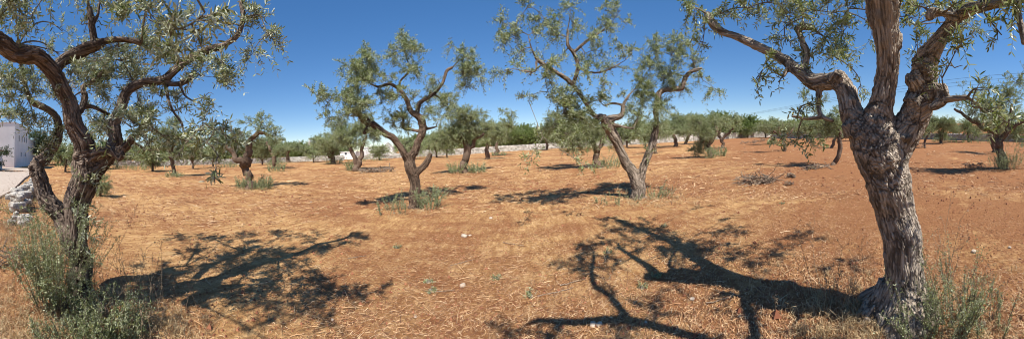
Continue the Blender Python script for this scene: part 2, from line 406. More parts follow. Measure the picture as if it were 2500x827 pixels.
# ================================================================== SETTING
# ground: one polar sheet out to the horizon, finest around the viewpoint
def build_ground():
    rs = np.concatenate([[0.02], np.geomspace(.4, 45, 230), np.geomspace(50, 4000, 40)]); na = 540
    a = np.arange(na)*2*math.pi/na
    X = rs[:, None]*np.cos(a)[None]; Y = rs[:, None]*np.sin(a)[None]; Z = gh(X, Y)
    V = np.stack([X, Y, Z], -1).reshape(-1, 3); k = len(rs)
    ii = (np.arange(k-1)*na)[:, None]; jj = np.arange(na)[None]; j2 = (jj+1) % na
    q = np.stack([ii+jj, ii+na+jj, ii+na+j2, ii+j2], -1).reshape(-1, 4)
    mb = MB(); mb.add(V, [q]); o = mb.build('ground', M_GROUND, None, True); tag(o, kind='structure')
build_ground()
# gravel road past the white house
def sheet(name, pts, m, dz=.03):
    P = np.array([[*p, 0] for p in pts], float); P[:, 2] = gh(P[:, 0], P[:, 1])+dz
    mb = MB(); c = P.mean(0); n = len(P)
    c[2] = P[:, 2].max(); P[:, 2] = c[2]
    V = np.vstack([P, P-[0, 0, .15]])
    i = np.arange(n); j = (i+1) % n
    mb.add(V, [np.stack([i, i+n, j+n, j], -1)])
    mb.add(np.vstack([P, c]), [np.stack([i, j, np.full(n, n)], -1)])
    return tag(mb.build(name, m), kind='structure')
def g2(px, d): p = at(px, yh(px), d); return (p[0], p[1])
sheet('road', [g2(-260, 5.2), g2(-100, 6.5), g2(-10, 9.5), g2(30, 12), g2(60, 19), g2(95, 36), g2(20, 37.5), g2(-80, 33), g2(-200, 22), g2(-330, 14)][::-1], M_ROAD)

# low hill of bare soil and a far wood to the right
def hill(name, pc, d, w, h, m, dep):
    mb = MB(); n, k = 60, 14
    a0 = (pc-CX)/R; c = np.array([math.sin(a0), math.cos(a0)])*d; t = np.array([math.cos(a0), -math.sin(a0)]); u = np.array([math.sin(a0), math.cos(a0)])
    A, B = np.meshgrid(np.linspace(-1, 1, n), np.linspace(-1, 1, k), indexing='ij')
    X = c[0]+A*w*t[0]+B*dep*u[0]; Y = c[1]+A*w*t[1]+B*dep*u[1]
    Z = h*np.clip(1-np.abs(A)**3, 0, 1)*np.clip(1-B**2, 0, 1)**1.0*(1+.12*noise(np.stack([X/12, Y/12, X*0], -1)))-.3
    i, j = np.meshgrid(np.arange(n-1), np.arange(k-1), indexing='ij'); b = (i*k+j).ravel()
    mb.add(np.stack([X, Y, Z], -1), [np.stack([b, b+1, b+k+1, b+k], -1)]); return tag(mb.build(name, m, None, True), kind='structure')
hill('hill', 2395, 82, 24, 4.2, M_GROUND, 18)

# ------------------------------------------------------------------ dry stone walls
def stone_wall(name, pts, h, label, size=.34, m=None, thick=.55, courses=4):
    rng = np.random.default_rng(len(pts)*7+int(h*100)); mb = MB()
    r = tag(bpy.data.objects.new(name, None), label, 'wall')
    P = np.array([[x, y] for x, y in pts], float)
    seg = np.linalg.norm(np.diff(P, axis=0), axis=1); tot = seg.sum(); cum = np.concatenate([[0], np.cumsum(seg)])
    ch = h/courses
    cube = np.array([[x, y, z] for x in (-1, 1) for y in (-1, 1) for z in (-1, 1)], float)
    qf = np.array([[0, 1, 3, 2], [4, 6, 7, 5], [0, 4, 5, 1], [2, 3, 7, 6], [0, 2, 6, 4], [1, 5, 7, 3]])
    for c in range(courses):
        s = 0
        while s < tot:
            l = size*rng.uniform(.6, 1.7); mid = min(s+l/2, tot-.01); i = min(np.searchsorted(cum, mid)-1, len(seg)-1); i = max(i, 0)
            t = (P[i+1]-P[i])/seg[i]; q = P[i]+t*(mid-cum[i]); nn = np.array([-t[1], t[0]])
            hh = ch*rng.uniform(.46, .62); z = c*ch+ch/2+gh1(q[0], q[1])
            th = thick/2*rng.uniform(.86, 1.1)*(1-.12*c/courses)
            b = cube*[l/2*1.03, th, hh]; b = b + rng.normal(0, .035*size/.34, b.shape)*[1, 1, .8]
            V = np.stack([q[0]+b[:, 0]*t[0]+b[:, 1]*nn[0], q[1]+b[:, 0]*t[1]+b[:, 1]*nn[1], z+b[:, 2]], -1)
            mb.add(V, [qf], 0, np.full(8, np.clip(rng.beta(2, 1.8)+(.15 if c == courses-1 else 0), 0, 1)))
            s += l
    o = mb.build(name, m or M_LIME, None); tag(o, label, 'wall'); return o
stone_wall('stone_wall', [g2(165, 52), g2(340, 51), g2(520, 51), g2(700, 55), g2(838, 52)], 1.0, 'long grey dry stone wall at the far left edge of the field, in front of the bushes')
stone_wall('stone_wall', [g2(975, 50), g2(1060, 52), g2(1155, 56), g2(1280, 58), g2(1345, 59), g2(1450, 60), g2(1560, 61)], 1.25, 'pale dry stone wall across the middle of the field edge below the round bush')
stone_wall('stone_wall', [g2(1562, 61.5), g2(1640, 66), g2(1740, 76), g2(1810, 86), g2(1875, 88)], 1.9, 'bright whitish dry stone wall right of the V-shaped tree, rising behind the small forked trunks')
stone_wall('stone_wall', [g2(1885, 70), g2(1960, 60), g2(2040, 56), g2(2130, 50), g2(2240, 45), g2(2340, 41), g2(2440, 40), g2(2560, 38)], 1.0, 'low dark dry stone wall at the right edge of the field in front of the bare slope')

# tumbled wall end beside the road, at the near left
def boulder(c, s, rng):
    n, k = 10, 7; V = []
    for i in range(k):
        ph = math.pi*i/(k-1)
        for j in range(n):
            th = 2*math.pi*j/n; V.append([math.sin(ph)*math.cos(th), math.sin(ph)*math.sin(th), math.cos(ph)])
    V = np.array(V); V = np.sign(V)*np.abs(V)**.55
    V = V*(1+.14*noise(V*1.7+rng.uniform(0, 50, 3))[:, None]+.07*noise(V*5+rng.uniform(0, 50, 3))[:, None])*s
    a, b = rng.uniform(-.25, .25), rng.uniform(0, 6.3)
    Rz = np.array([[math.cos(b), -math.sin(b), 0], [math.sin(b), math.cos(b), 0], [0, 0, 1]]); Rx = np.array([[1, 0, 0], [0, math.cos(a), -math.sin(a)], [0, math.sin(a), math.cos(a)]])
    V = V@Rx.T@Rz.T + c
    ii = (np.arange(k-1)*n)[:, None]; jj = np.arange(n)[None]; j2 = (jj+1) % n
    return V, [np.stack([ii+jj, ii+n+jj, ii+n+j2, ii+j2], -1).reshape(-1, 4)]
rng = np.random.default_rng(5); mb = MB()
for t in np.linspace(0, 1, 24):
    px = 50+41*t; d = 7.6+8*t
    for c in range(3):
        for k in range(2 if t > .3 else 1):
            p = foot(px, d)+np.array([rng.normal(0, .13), rng.normal(0, .13)+.3*k, 0]); z = p[2]+.08+c*.17
            if c == 2 and rng.random() < .2: continue
            V, F = boulder(np.array([p[0], p[1], z]), np.array([rng.uniform(.10, .27), rng.uniform(.10, .18), rng.uniform(.08, .13)]), rng); mb.add(V, F)
for k in range(9):
    p = foot(rng.uniform(30, 75), rng.uniform(6.2, 7.2)); V, F = boulder(p+[0, 0, .03], rng.uniform(.06, .13, 3), rng); mb.add(V, F)
tag(mb.build('stone_wall', M_LIMENEAR), 'tumbled end of a wall of weathered limestone blocks between the road and the near left tree', 'wall')

# ------------------------------------------------------------------ buildings
def bx(mb, o, u, w, sx, sy, z0, z1, mi=0, rnd=None):
    """box from corner o, along unit u by sx and w by sy"""
    P = [o, o+u*sx, o+u*sx+w*sy, o+w*sy]
    V = np.array([[*p, z0] for p in P]+[[*p, z1] for p in P])
    mb.add(V, [np.array([[0, 3, 2, 1], [4, 5, 6, 7], [0, 1, 5, 4], [1, 2, 6, 5], [2, 3, 7, 6], [3, 0, 4, 7]])], mi, rnd)
def win(rt, o, u, w, s, z, sw, sh):
    """framed window set in the face through o along u (outward normal -w)"""
    f = MB(); q = o+u*s-w*.06
    for a, b, c, d in ((0, sw, z-.06, z), (0, sw, z+sh, z+sh+.06)): bx(f, q+u*a, u, w, b-a, .10, c, d)
    for a in (-.06, sw): bx(f, q+u*a, u, w, .06, .10, z-.06, z+sh+.06)
    fo = f.build('window', M_WHITE, rt); g = MB(); bx(g, o+u*s-w*.022, u, w, sw, .05, z, z+sh)
    V = g.build('pane', M_GLASS, None); V.parent = fo; V.location = (-rt.location[0], -rt.location[1], -rt.location[2]); return fo
c0 = np.array(g2(35, 39)); c1 = np.array(g2(68, 47.5)); u = (c1-c0)/np.linalg.norm(c1-c0); w = np.array([-u[1], u[0]])
if np.dot(w, c0) < 0: w = -w
L1 = np.linalg.norm(c1-c0)
hb = root('white_house', (float(c0[0]), float(c0[1]), 0), 'tall plain white flat-roofed house with small windows at the left end beside the road', 'house')
mb = MB(); bx(mb, c0, u, w, L1, 12, -.3, 6.75); bx(mb, c0+u*(L1+.003)+w*.5, u, w, 8.5, 10, -.3, 5.0); mb.build('wall', M_WHITE, hb)
mb = MB(); bx(mb, c0-u*.05-w*.05, u, w, L1+.1, 12.1, 6.753, 6.86); bx(mb, c0+u*(L1+.06)+w*.45, u, w, 8.55, 10.1, 5.003, 5.1); mb.build('parapet', M_WHITE, hb)
for s in (2.2, 4.0, 5.7, 7.2): win(hb, c0, u, w, s, 4.1, .5, .95)
for s in (3.6, 6.4): win(hb, c0, u, w, s, 1.7, .45, .7)
for s in (L1+2, L1+5): win(hb, c0+w*.5, u, w, s, 2.8, .5, .8)

def trullo(px, d, rb, hw, hc, label, pin=True):
    p = foot(px, d); rt = root('trullo', tuple(p), label, 'trullo'); rng = np.random.default_rng(int(px))
    mb = MB(); n = 40; a = np.arange(n)*2*math.pi/n
    def ring(prof, mat_, name, jit=0):
        V = []; k = len(prof)
        for (rr, z) in prof: V.append(np.stack([p[0]+rr*np.cos(a)*(1+rng.normal(0, jit, n)), p[1]+rr*np.sin(a), np.full(n, z)+rng.normal(0, jit*2, n)], -1))
        m2 = MB(); ii = (np.arange(k-1)*n)[:, None]; jj = np.arange(n)[None]; j2 = (jj+1) % n
        m2.add(np.array(V), [np.stack([ii+jj, ii+j2, ii+n+j2, ii+n+jj], -1).reshape(-1, 4)], 0, np.repeat(rng.uniform(.1, .8, k), n)); m2.build(name, mat_, rt)
    ring([(rb*.98, -.3), (rb*.95, hw), (0.01, hw+.01)], M_WHITE, 'wall')
    prof = []; K = 16
    for i in range(K):
        t = i/K; r0 = rb*1.03*(1-t)+.16*t; prof += [(r0, hw+.02+hc*t), (r0*.985, hw+.02+hc*(t+.9/K))]
    prof.append((.01, hw+.03+hc)); ring(prof, M_LIME, 'roof', .006)
    if pin: ring([(.26, hw+hc-.25), (.2, hw+hc+.12), (.1, hw+hc+.2), (.19, hw+hc+.35), (.17, hw+hc+.5), (.01, hw+hc+.62)], M_WHITE, 'pinnacle')
    return rt
trullo(733, 80, 4.3, 1.5, 3.7, 'grey stone trullo cone with a white pinnacle, left and nearer of the pair')
trullo(757, 88, 3.6, 1.6, 4.2, 'grey stone trullo cone half hidden behind the nearer one and the olive tree')
trullo(948, 66, 2.0, 1.6, 1.9, 'small stone cone roof beside the low white house behind the centre tree', False)
def simple_house(px0, px1, d0, d1, h, dep, label, wins, roof=False, name='white_house'):
    a, b = np.array(g2(px0, d0)), np.array(g2(px1, d1)); u = (b-a)/np.linalg.norm(b-a); w = np.array([-u[1], u[0]]);
    if np.dot(w, a) < 0: w = -w
    L = np.linalg.norm(b-a); rt = root(name, (float(a[0]), float(a[1]), 0), label, 'house')
    mb = MB(); bx(mb, a, u, w, L, dep, -.3, h); mb.build('wall', M_WHITE, rt)
    mb = MB(); bx(mb, a-u*.12-w*.12, u, w, L+.24, dep+.24, h+.003, h+.16); mb.build('roof', M_TILE if roof else M_WHITE, rt)
    for (s, z, sw, sh) in wins: win(rt, a, u, w, s*L, z, sw, sh)
simple_house(906, 958, 58, 60, 2.35, 5, 'low white house with a blue-white wall glimpsed behind the centre tree', [(.55, 1, .5, .8)])
simple_house(830, 868, 57, 56, 1.5, 4, 'low whitewashed outbuilding behind the left limb of the centre tree', [(.3, 1, .5, .6)])
simple_house(1838, 1876, 96, 95, 3.0, 6, 'distant low house with an orange tiled roof above the pale wall', [(.2, 1.2, .8, .9), (.6, 1.2, .8, .9)], True, 'tiled_house')
simple_house(-40, 6, 30, 33, 2.3, 4, 'low shed at the far left end beside the road', [(.5, 1, .5, .7)], True, 'shed')
stone_wall('garden_wall', [g2(868, 52), g2(915, 51), g2(972, 50.5)], .85, 'low beige wall in front of the low white house', .5, M_LIME, .4, 3)

# ------------------------------------------------------------------ power line
def pole(px, d, h, label):
    p = foot(px, d); rt = root('utility_pole', tuple(p), label, 'pole', 'poles of the power line')
    mb = MB(); z = np.linspace(-.3, h, 6); tube_closed(mb, np.stack([np.full(6, p[0]), np.full(6, p[1]), z], -1), np.linspace(.15, .10, 6), 10); mb.build('shaft', M_POLE, rt)
    mb = MB(); t = np.array([.45, -.89]); bx(mb, p[:2]-np.array([t[1], -t[0]])*0-t[::-1]*0-np.array([.8, .4]), np.array([.894, .447]), np.array([-.447, .894]), 1.8, .1, h-.5, h-.38); mb.build('crossarm', M_POLE, rt); return p
pa = pole(2506, 30, 8.6, 'grey wooden utility pole at the right edge behind the olive'); pb = pole(1700, 105, 8.2, 'far utility pole hidden among the treetops right of centre')
for k, off in enumerate((-.7, .1, .75)):
    a = np.array([pa[0]+off*.894, pa[1]+off*.447, 8.12-.45*k]); b = np.array([pb[0]+off*.894, pb[1]+off*.447, 7.7-.35*k]); t = np.linspace(0, 1, 40)[:, None]
    P = a*(1-t)+b*t; P[:, 2] -= (1.7-.3*k)*4*t[:, 0]*(1-t[:, 0])
    mb = MB(); tubes(mb, P[None], np.full((1, 40), .013), 4)
    tag(mb.build('power_cable', M_WIRE), ['upper', 'middle', 'lower'][k]+' black power cable sagging across the sky above the right treetops', 'cable', 'cables of the power line')

# ================================================================== HERO TREES
def world_limb(pts, step=.05): return catmull(np.array(pts, float), step)
# near left tree --------------------------------------------------
A = [
 [(207, 760, 3.0, 58), (207, 735, 3.0, 46), (203, 660, 3.0, 37), (190, 580, 3.0, 37), (190, 490, 3.0, 40), (212, 410, 3.0, 42), (205, 350, 3.0, 34), (178, 290, 2.95, 29), (150, 215, 2.9, 27), (128, 165, 2.87, 29), (95, 140, 2.8, 29), (55, 130, 2.75, 30), (0, 105, 2.75, 30), (-60, 60, 2.8, 22), (-110, 0, 2.9, 16), (-150, -70, 3.0, 10)],
 [(130, 175, 2.9, 20), (160, 143, 3.0, 21), (200, 118, 3.0, 22), (238, 112, 3.0, 19), (258, 100, 3.0, 12), (300, 97, 2.95, 9), (345, 103, 2.9, 10)],
 [(232, 112, 3.0, 14), (226, 70, 3.0, 13), (217, 17, 3.0, 11)],
 [(228, 60, 3.0, 6), (240, 35, 3.0, 6), (243, 5, 3.0, 4), (250, -40, 3.0, 4)],
 [(195, 500, 3.0, 36), (225, 425, 3.0, 34), (255, 385, 3.0, 28), (278, 345, 3.0, 24), (284, 300, 3.0, 21), (295, 260, 3.0, 19), (310, 222, 3.0, 17), (345, 200, 3.0, 15), (400, 193, 3.0, 15), (440, 162, 3.0, 15), (500, 125, 3.1, 14), (545, 110, 3.1, 11), (580, 85, 3.1, 10), (592, 45, 3.1, 9), (588, 2, 3.1, 9)],
 [(405, 203, 3.0, 8), (435, 206, 3.0, 9), (465, 192, 3.0, 9), (470, 178, 3.0, 6)],
 [(440, 205, 3, 5), (450, 232, 3, 4), (470, 245, 3, 3.5)],
 [(405, 205, 3.0, 8), (411, 245, 2.95, 6), (425, 275, 2.9, 5), (445, 300, 2.9, 4.5), (450, 330, 2.9, 4), (470, 345, 2.9, 3.5)],
 [(215, 385, 2.95, 18), (250, 370, 2.85, 17), (285, 368, 2.8, 17), (308, 352, 2.75, 15), (322, 335, 2.7, 12)],
 [(275, 368, 2.8, 14), (292, 385, 2.75, 12), (300, 372, 2.7, 8)],
 [(178, 285, 3.1, 14), (200, 260, 3.3, 13), (207, 235, 3.35, 12), (202, 212, 3.4, 9), (235, 195, 3.4, 8), (255, 165, 3.45, 7), (262, 140, 3.5, 4)],
 [(195, 262, 3.3, 8), (225, 260, 3.35, 7), (268, 280, 3.4, 5)],
 [(195, 640, 3.05, 32), (165, 560, 3.15, 31), (125, 490, 3.3, 30), (95, 440, 3.4, 27), (88, 405, 3.45, 25), (118, 375, 3.45, 19), (138, 345, 3.45, 16), (142, 305, 3.5, 15), (125, 272, 3.5, 13), (82, 252, 3.5, 11), (66, 222, 3.55, 9), (52, 160, 3.6, 8), (45, 110, 3.6, 6)],
 [(85, 415, 3.4, 18), (70, 408, 3.35, 9)],
 [(215, 720, 3.0, 26), (255, 762, 2.85, 14), (285, 800, 2.75, 6)], [(190, 720, 3.0, 24), (150, 765, 2.9, 13), (120, 800, 2.8, 6)],
]
KA = [(25, 15, 2.6, 50, 22, 1), (75, 45, 2.7, 14, 40, 1, .5), (15, 190, 3.3, 40, 50), (60, 235, 3.3, 50, 45), (25, 300, 3.2, 35, 30), (95, 190, 3.4, 40, 30, .7), (100, 310, 3.2, 35, 28), (110, 360, 3.3, 20, 30, .6), (130, 245, 3.0, 30, 25, .7),
 (205, 180, 3.5, 40, 35), (250, 215, 3.5, 45, 40, .8), (300, 150, 3.4, 50, 40), (330, 200, 3.5, 40, 45, .7), (290, 115, 3.1, 40, 20, .7), (200, 60, 3.1, 18, 25, .5), (230, 300, 4.0, 50, 50, .6), (340, 260, 3.6, 35, 40, .7),
 (370, 50, 2.0, 55, 35, 1.0), (440, 70, 1.7, 60, 45, 1.3), (500, 30, 1.6, 45, 35, 1.2), (420, 120, 1.8, 50, 30, 1.2), (340, 20, 2.2, 50, 25, 1), (490, 110, 1.75, 30, 25, .8), (300, 15, 2.4, 40, 20, .9),
 (545, 160, 3.0, 40, 40, 1, .35), (490, 185, 3.0, 45, 35, 1), (540, 205, 3.0, 30, 25, .8), (440, 150, 3.1, 40, 25, .7), (500, 235, 2.9, 35, 20, .7, .4),
 (635, 35, 3.0, 35, 35, 1, .4), (655, 85, 3.0, 25, 35, .9, .6), (620, 125, 3.0, 15, 45, 1.2, .8), (600, 30, 3.1, 30, 25, .7), (560, 60, 3.1, 25, 20, .4),
 (390, 235, 3.1, 40, 25, .6), (360, 300, 2.5, 45, 28, .9), (320, 310, 2.4, 30, 30, 1.1), (395, 330, 2.6, 45, 30, .8), (430, 270, 3.0, 30, 30, .5), (455, 345, 2.6, 35, 35, .8), (430, 385, 2.3, 18, 16, .4),
 (500, 300, 2.3, 28, 30, .9), (535, 325, 2.3, 38, 30, 1.1), (500, 350, 2.3, 35, 25, .9), (575, 345, 2.4, 20, 20, .7), (532, 385, 2.2, 12, 16, .5), (528, 420, 2.1, 10, 12, .5), (525, 448, 2.0, 20, 15, .5, .4), (355, 370, 2.9, 60, 30, .5), (210, 450, 2.8, 22, 40, .4), (185, 540, 2.7, 22, 55, .7)]
XA = [((-2.25, -.93, 3.2), (.35, .25, .3), .35), ((-1.6, -.55, 3.2), (.35, .25, .3), .35), ((-1.45, -.2, 3.3), (.35, .25, .3), .35), ((-2.2, -1.5, 3.2), (.35, .25, .3), .3), ((-1.9, -.8, 3.5), (.3, .25, .3), .3), ((-1.2, .15, 3.2), (.25, .2, .3), .35), ((-2.7, -.7, 3.5), (.35, .25, .3), .3), ((-4.3, .1, 3.2), (.5, .35, .45), .4), ((-3.7, .8, 3.3), (.5, .3, .4), .4), ((-4.8, -.6, 3.2), (.5, .3, .4), .4), ((-3.2, 1.2, 3.4), (.35, .25, .3), .3), ((-4.0, .5, 2.8), (.4, .3, .4), .35), ((-3.2, -.4, 3.7), (.4, .25, .3), .3)]
rx_ = np.random.default_rng(23)
XA += [((rx_.uniform(-4.6, -1.2), rx_.uniform(-1.4, .2), rx_.uniform(3.1, 3.8)), (.3, .2, .28), rx_.uniform(.12, .25)) for _ in range(20)]
tree('olive_tree', 'large gnarled olive at the near left with several bent limbs reaching right and silvery leaves', (207, 3.0), A, KA, (.064, .0150), 2.0, .012, (M_BARKA, M_SILVER), True, None, XA, shrink=.79, fringe=18, shootL=.24, wob=.35, bumpy=1.0, droop=.2)

# near right tree --------------------------------------------------
Ct = [
 [(2205, 835, 2.15, 120), (2202, 785, 2.2, 92), (2212, 715, 2.26, 64), (2210, 640, 2.3, 54), (2196, 560, 2.3, 54), (2185, 490, 2.3, 56), (2168, 420, 2.3, 62), (2150, 365, 2.3, 66), (2140, 320, 2.3, 52), (2150, 265, 2.3, 36), (2165, 200, 2.28, 31), (2168, 130, 2.25, 32), (2162, 60, 2.2, 37), (2160, 0, 2.15, 45), (2160, -70, 2.1, 45)],
 [(2160, -50, 2.1, 34), (2135, -120, 1.95, 32), (2110, -220, 1.8, 30)],
 [(2165, -50, 2.1, 30), (2200, -120, 2.1, 28), (2230, -230, 2.1, 22)],
 [(2150, 400, 2.3, 52), (2115, 345, 2.32, 44), (2088, 290, 2.36, 34), (2072, 240, 2.4, 30), (2052, 200, 2.45, 26), (2020, 196, 2.52, 24), (1985, 200, 2.6, 22), (1955, 176, 2.68, 17), (1920, 150, 2.8, 14), (1880, 128, 2.9, 12), (1840, 108, 3.0, 11), (1800, 90, 3.1, 10), (1765, 78, 3.2, 9.5), (1742, 58, 3.3, 12), (1726, 32, 3.35, 9)],
 [(1962, 175, 2.7, 10), (1970, 130, 2.75, 10), (1957, 95, 2.8, 8), (1950, 68, 2.8, 9), (1980, 66, 2.8, 8), (1992, 75, 2.8, 5)],
 [(2000, 222, 2.55, 10), (1998, 262, 2.5, 6.5), (2008, 285, 2.45, 6), (2036, 295, 2.4, 5)], [(2005, 286, 2.45, 6), (1972, 289, 2.5, 5), (1932, 283, 2.5, 4.5)],
 [(1926, 160, 2.75, 6), (1913, 186, 2.7, 5)],
 [(2160, 420, 2.32, 56), (2190, 350, 2.36, 48), (2222, 295, 2.4, 43), (2245, 245, 2.4, 38), (2255, 200, 2.38, 37), (2262, 150, 2.35, 33), (2285, 110, 2.3, 24), (2312, 72, 2.25, 19), (2345, 35, 2.2, 16), (2400, 14, 2.1, 15), (2470, 2, 2.0, 13), (2540, -40, 1.9, 12)],
 [(2270, 230, 2.36, 22), (2300, 220, 2.3, 22), (2298, 250, 2.25, 16), (2270, 266, 2.2, 9)], [(2300, 245, 2.27, 10), (2335, 240, 2.2, 9), (2362, 238, 2.15, 8)],
 [(2330, 40, 2.2, 9), (2300, 32, 2.15, 9), (2272, 30, 2.1, 13), (2270, 48, 2.1, 12)],
 [(2476, 0, 1.95, 9), (2484, 30, 1.9, 9), (2493, 65, 1.85, 9), (2500, 105, 1.8, 9)],
 [(2080, 330, 2.3, 26), (2070, 300, 2.28, 22)],
 [(2185, 700, 2.28, 46), (2135, 765, 2.2, 40), (2085, 815, 2.12, 30), (2040, 850, 2.05, 14)], [(2235, 740, 2.25, 44), (2285, 800, 2.12, 28), (2320, 840, 2.0, 10)], [(2155, 720, 2.3, 34), (2110, 742, 2.45, 26), (2070, 760, 2.55, 12)],
 [(2110, 330, 2.26, 30), (2098, 318, 2.22, 27)], [(2140, 300, 2.24, 30), (2142, 280, 2.2, 26)], [(2235, 200, 2.32, 26), (2228, 185, 2.27, 22)], [(2260, 170, 2.3, 22), (2272, 165, 2.26, 20)], [(2045, 190, 2.4, 20), (2052, 178, 2.36, 17)], [(2172, 395, 2.22, 36), (2178, 405, 2.18, 30)], [(2236, 250, 2.34, 30), (2226, 262, 2.28, 26)],
]
Cw = [world_limb([(*at(2470, 2, 2.0), .042), (*at(2540, -40, 1.9), .05), (1.55, -.50, 2.9, .05), (1.25, -.20, 3.08, .055), (.86, -.08, 3.1, .045), (.5, .02, 3.12, .03)]), world_limb([(1.27, -.2, 3.08, .045), (1.27, .1, 3.2, .04), (1.2, .38, 3.3, .035), (1.45, .85, 3.5, .022)]),
      world_limb([(*at(2150, -200, 1.9), .08), (1.95, .25, 3.5, .06), (1.9, .6, 3.9, .035)])]
rx_ = np.random.default_rng(19)
KC = [(1690, 15, 3.35, 32, 22), (1720, 55, 3.3, 28, 22), (1680, 40, 3.4, 20, 25, .7), (1765, 30, 3.2, 35, 22, .9), (1825, 20, 3.1, 35, 18, .7), (1900, 12, 3.0, 60, 16, 1), (1960, 25, 2.9, 55, 22, 1), (1915, 65, 2.9, 35, 25, .8), (2030, 30, 2.9, 50, 25, 1), (2060, 75, 2.8, 35, 35, .9), (2010, 90, 2.8, 40, 30, 1), (2040, 140, 2.7, 40, 32, 1), (1985, 140, 2.8, 30, 30, .8), (1870, 155, 2.7, 25, 22, .9), (1845, 195, 2.7, 18, 28, 1, .6), (1920, 110, 2.9, 25, 20, .6), (1900, 200, 2.6, 15, 18, .4), (1985, 165, 2.6, 25, 15, .8),
 (1952, 262, 2.2, 28, 18, .9), (1990, 255, 2.2, 14, 18, .5), (2070, 20, 2.7, 30, 20, .8), (2235, 60, 2.8, 28, 45, 1), (2240, 120, 2.8, 18, 30, .8), (2250, 15, 2.1, 45, 16, 1), (2330, 10, 2.0, 35, 14, .8), (2300, 190, 2.2, 14, 30, .35), (2250, 150, 2.2, 18, 10, .25), (2400, 25, 2.0, 30, 10, .5), (2425, 60, 1.9, 22, 22, .5), (2445, 85, 1.8, 18, 22, .5), (2335, 120, 2.1, 28, 12, .15), (2385, 215, 2.0, 32, 20, .6), (2370, 260, 2.0, 28, 20, .4), (2420, 270, 2.0, 35, 28, .6), (2460, 300, 2.0, 30, 30, .5), (2100, 210, 3.2, 18, 35, .3), (2085, 250, 3.2, 14, 30, .4), (2485, 20, 1.9, 20, 20, .7),
 (1715, 110, 3.4, 25, 20, .6), (2140, 470, 2.25, 8, 20, 0.05), (2330, 165, 2.1, 25, 12, .2)]
XC = [((2.2, 1.45, 3.5), (.35, .25, .3), .35), ((2.65, 1.1, 3.5), (.35, .25, .3), .35), ((3.05, .1, 3.3), (.4, .25, .35), .35), ((3.3, -.7, 3.3), (.4, .25, .35), .35), ((4.0, -.7, 3.2), (.4, .25, .35), .3), ((2.6, .3, 3.6), (.35, .25, .3), .3), ((3.3, -1.5, 3.2), (.35, .25, .3), .3), ((1.3, .6, 3.5), (.25, .2, .25), .4), ((1.35, .0, 3.4), (.25, .2, .25), .35), ((.65, -.2, 3.2), (.25, .2, .25), .4), ((.35, -.15, 3.2), (.2, .18, .2), .4), ((1.9, 1.0, 3.8), (.35, .25, .3), .35), ((1.7, .3, 3.7), (.3, .22, .3), .3), ((1.5, -.5, 3.3), (.3, .2, .25), .3), ((2.7, 1.9, 3.1), (.35, .25, .3), .3), ((2.0, -.2, 3.5), (.3, .25, .3), .3), ((3.5, .7, 3.0), (.35, .25, .3), .3)]
XC += [((rx_.uniform(1.0, 4.2), rx_.uniform(-1.1, 1.8), rx_.uniform(3.1, 3.8)), (.3, .2, .28), rx_.uniform(.15, .3)) for _ in range(24)]
tree('olive_tree', 'massive old olive at the near right with a thick furrowed trunk splitting into three limbs', (2210, 2.25), Ct+Cw, KC, (.062, .0145), 1.9, .012, (M_BARK3, M_OLIVE), True, None, XC, fringe=9, shrink=.97, shootL=.22, wob=.15, bumpy=.85, droop=.25)

# centre tree -------------------------------------------------------
T1 = [
 [(1018, 512, 7.2, 22), (1016, 495, 7.2, 18), (1014, 463, 7.2, 15.5), (1010, 430, 7.2, 16.5), (1000, 402, 7.2, 18), (1004, 380, 7.2, 13), (1020, 352, 7.2, 11.5), (1031, 318, 7.2, 12), (1024, 288, 7.2, 11), (1002, 272, 7.2, 8), (994, 246, 7.2, 7), (975, 218, 7.2, 6), (952, 205, 7.1, 5), (922, 211, 7.0, 4), (905, 204, 7, 2.5)],
 [(1000, 405, 7.2, 13), (988, 378, 7.15, 11), (966, 346, 7.1, 10.5), (930, 317, 7.0, 11), (898, 300, 6.9, 12), (878, 281, 6.9, 9), (858, 269, 6.8, 6), (840, 262, 6.8, 4)],
 [(905, 303, 6.9, 9), (893, 318, 6.8, 7), (888, 326, 6.8, 6)],
 [(976, 216, 7.2, 4.5), (977, 198, 7.2, 3.5), (1000, 170, 7.3, 3), (992, 140, 7.3, 2.5)],
 [(1015, 285, 7.2, 9), (1028, 250, 7.3, 6.5), (1060, 229, 7.4, 5.5), (1080, 203, 7.5, 5), (1090, 174, 7.6, 5), (1106, 163, 7.6, 4)],
 [(1060, 231, 7.4, 4), (1074, 240, 7.4, 3.5), (1082, 257, 7.4, 3), (1093, 256, 7.4, 2.5)],
 [(1012, 425, 7.2, 13), (1026, 414, 7.2, 11), (1042, 395, 7.2, 10), (1051, 374, 7.2, 7)],
 [(1030, 316, 7.2, 5), (1046, 313, 7.3, 4.5), (1066, 309, 7.4, 2.5)],
 [(1028, 322, 7.2, 5), (1005, 316, 7.4, 4.5), (985, 312, 7.6, 4.5), (984, 288, 7.7, 3.5), (968, 270, 7.8, 3)],
 [(1018, 500, 7.2, 14), (1034, 512, 7.1, 8)], [(1012, 500, 7.2, 12), (998, 511, 7.1, 7)],
]
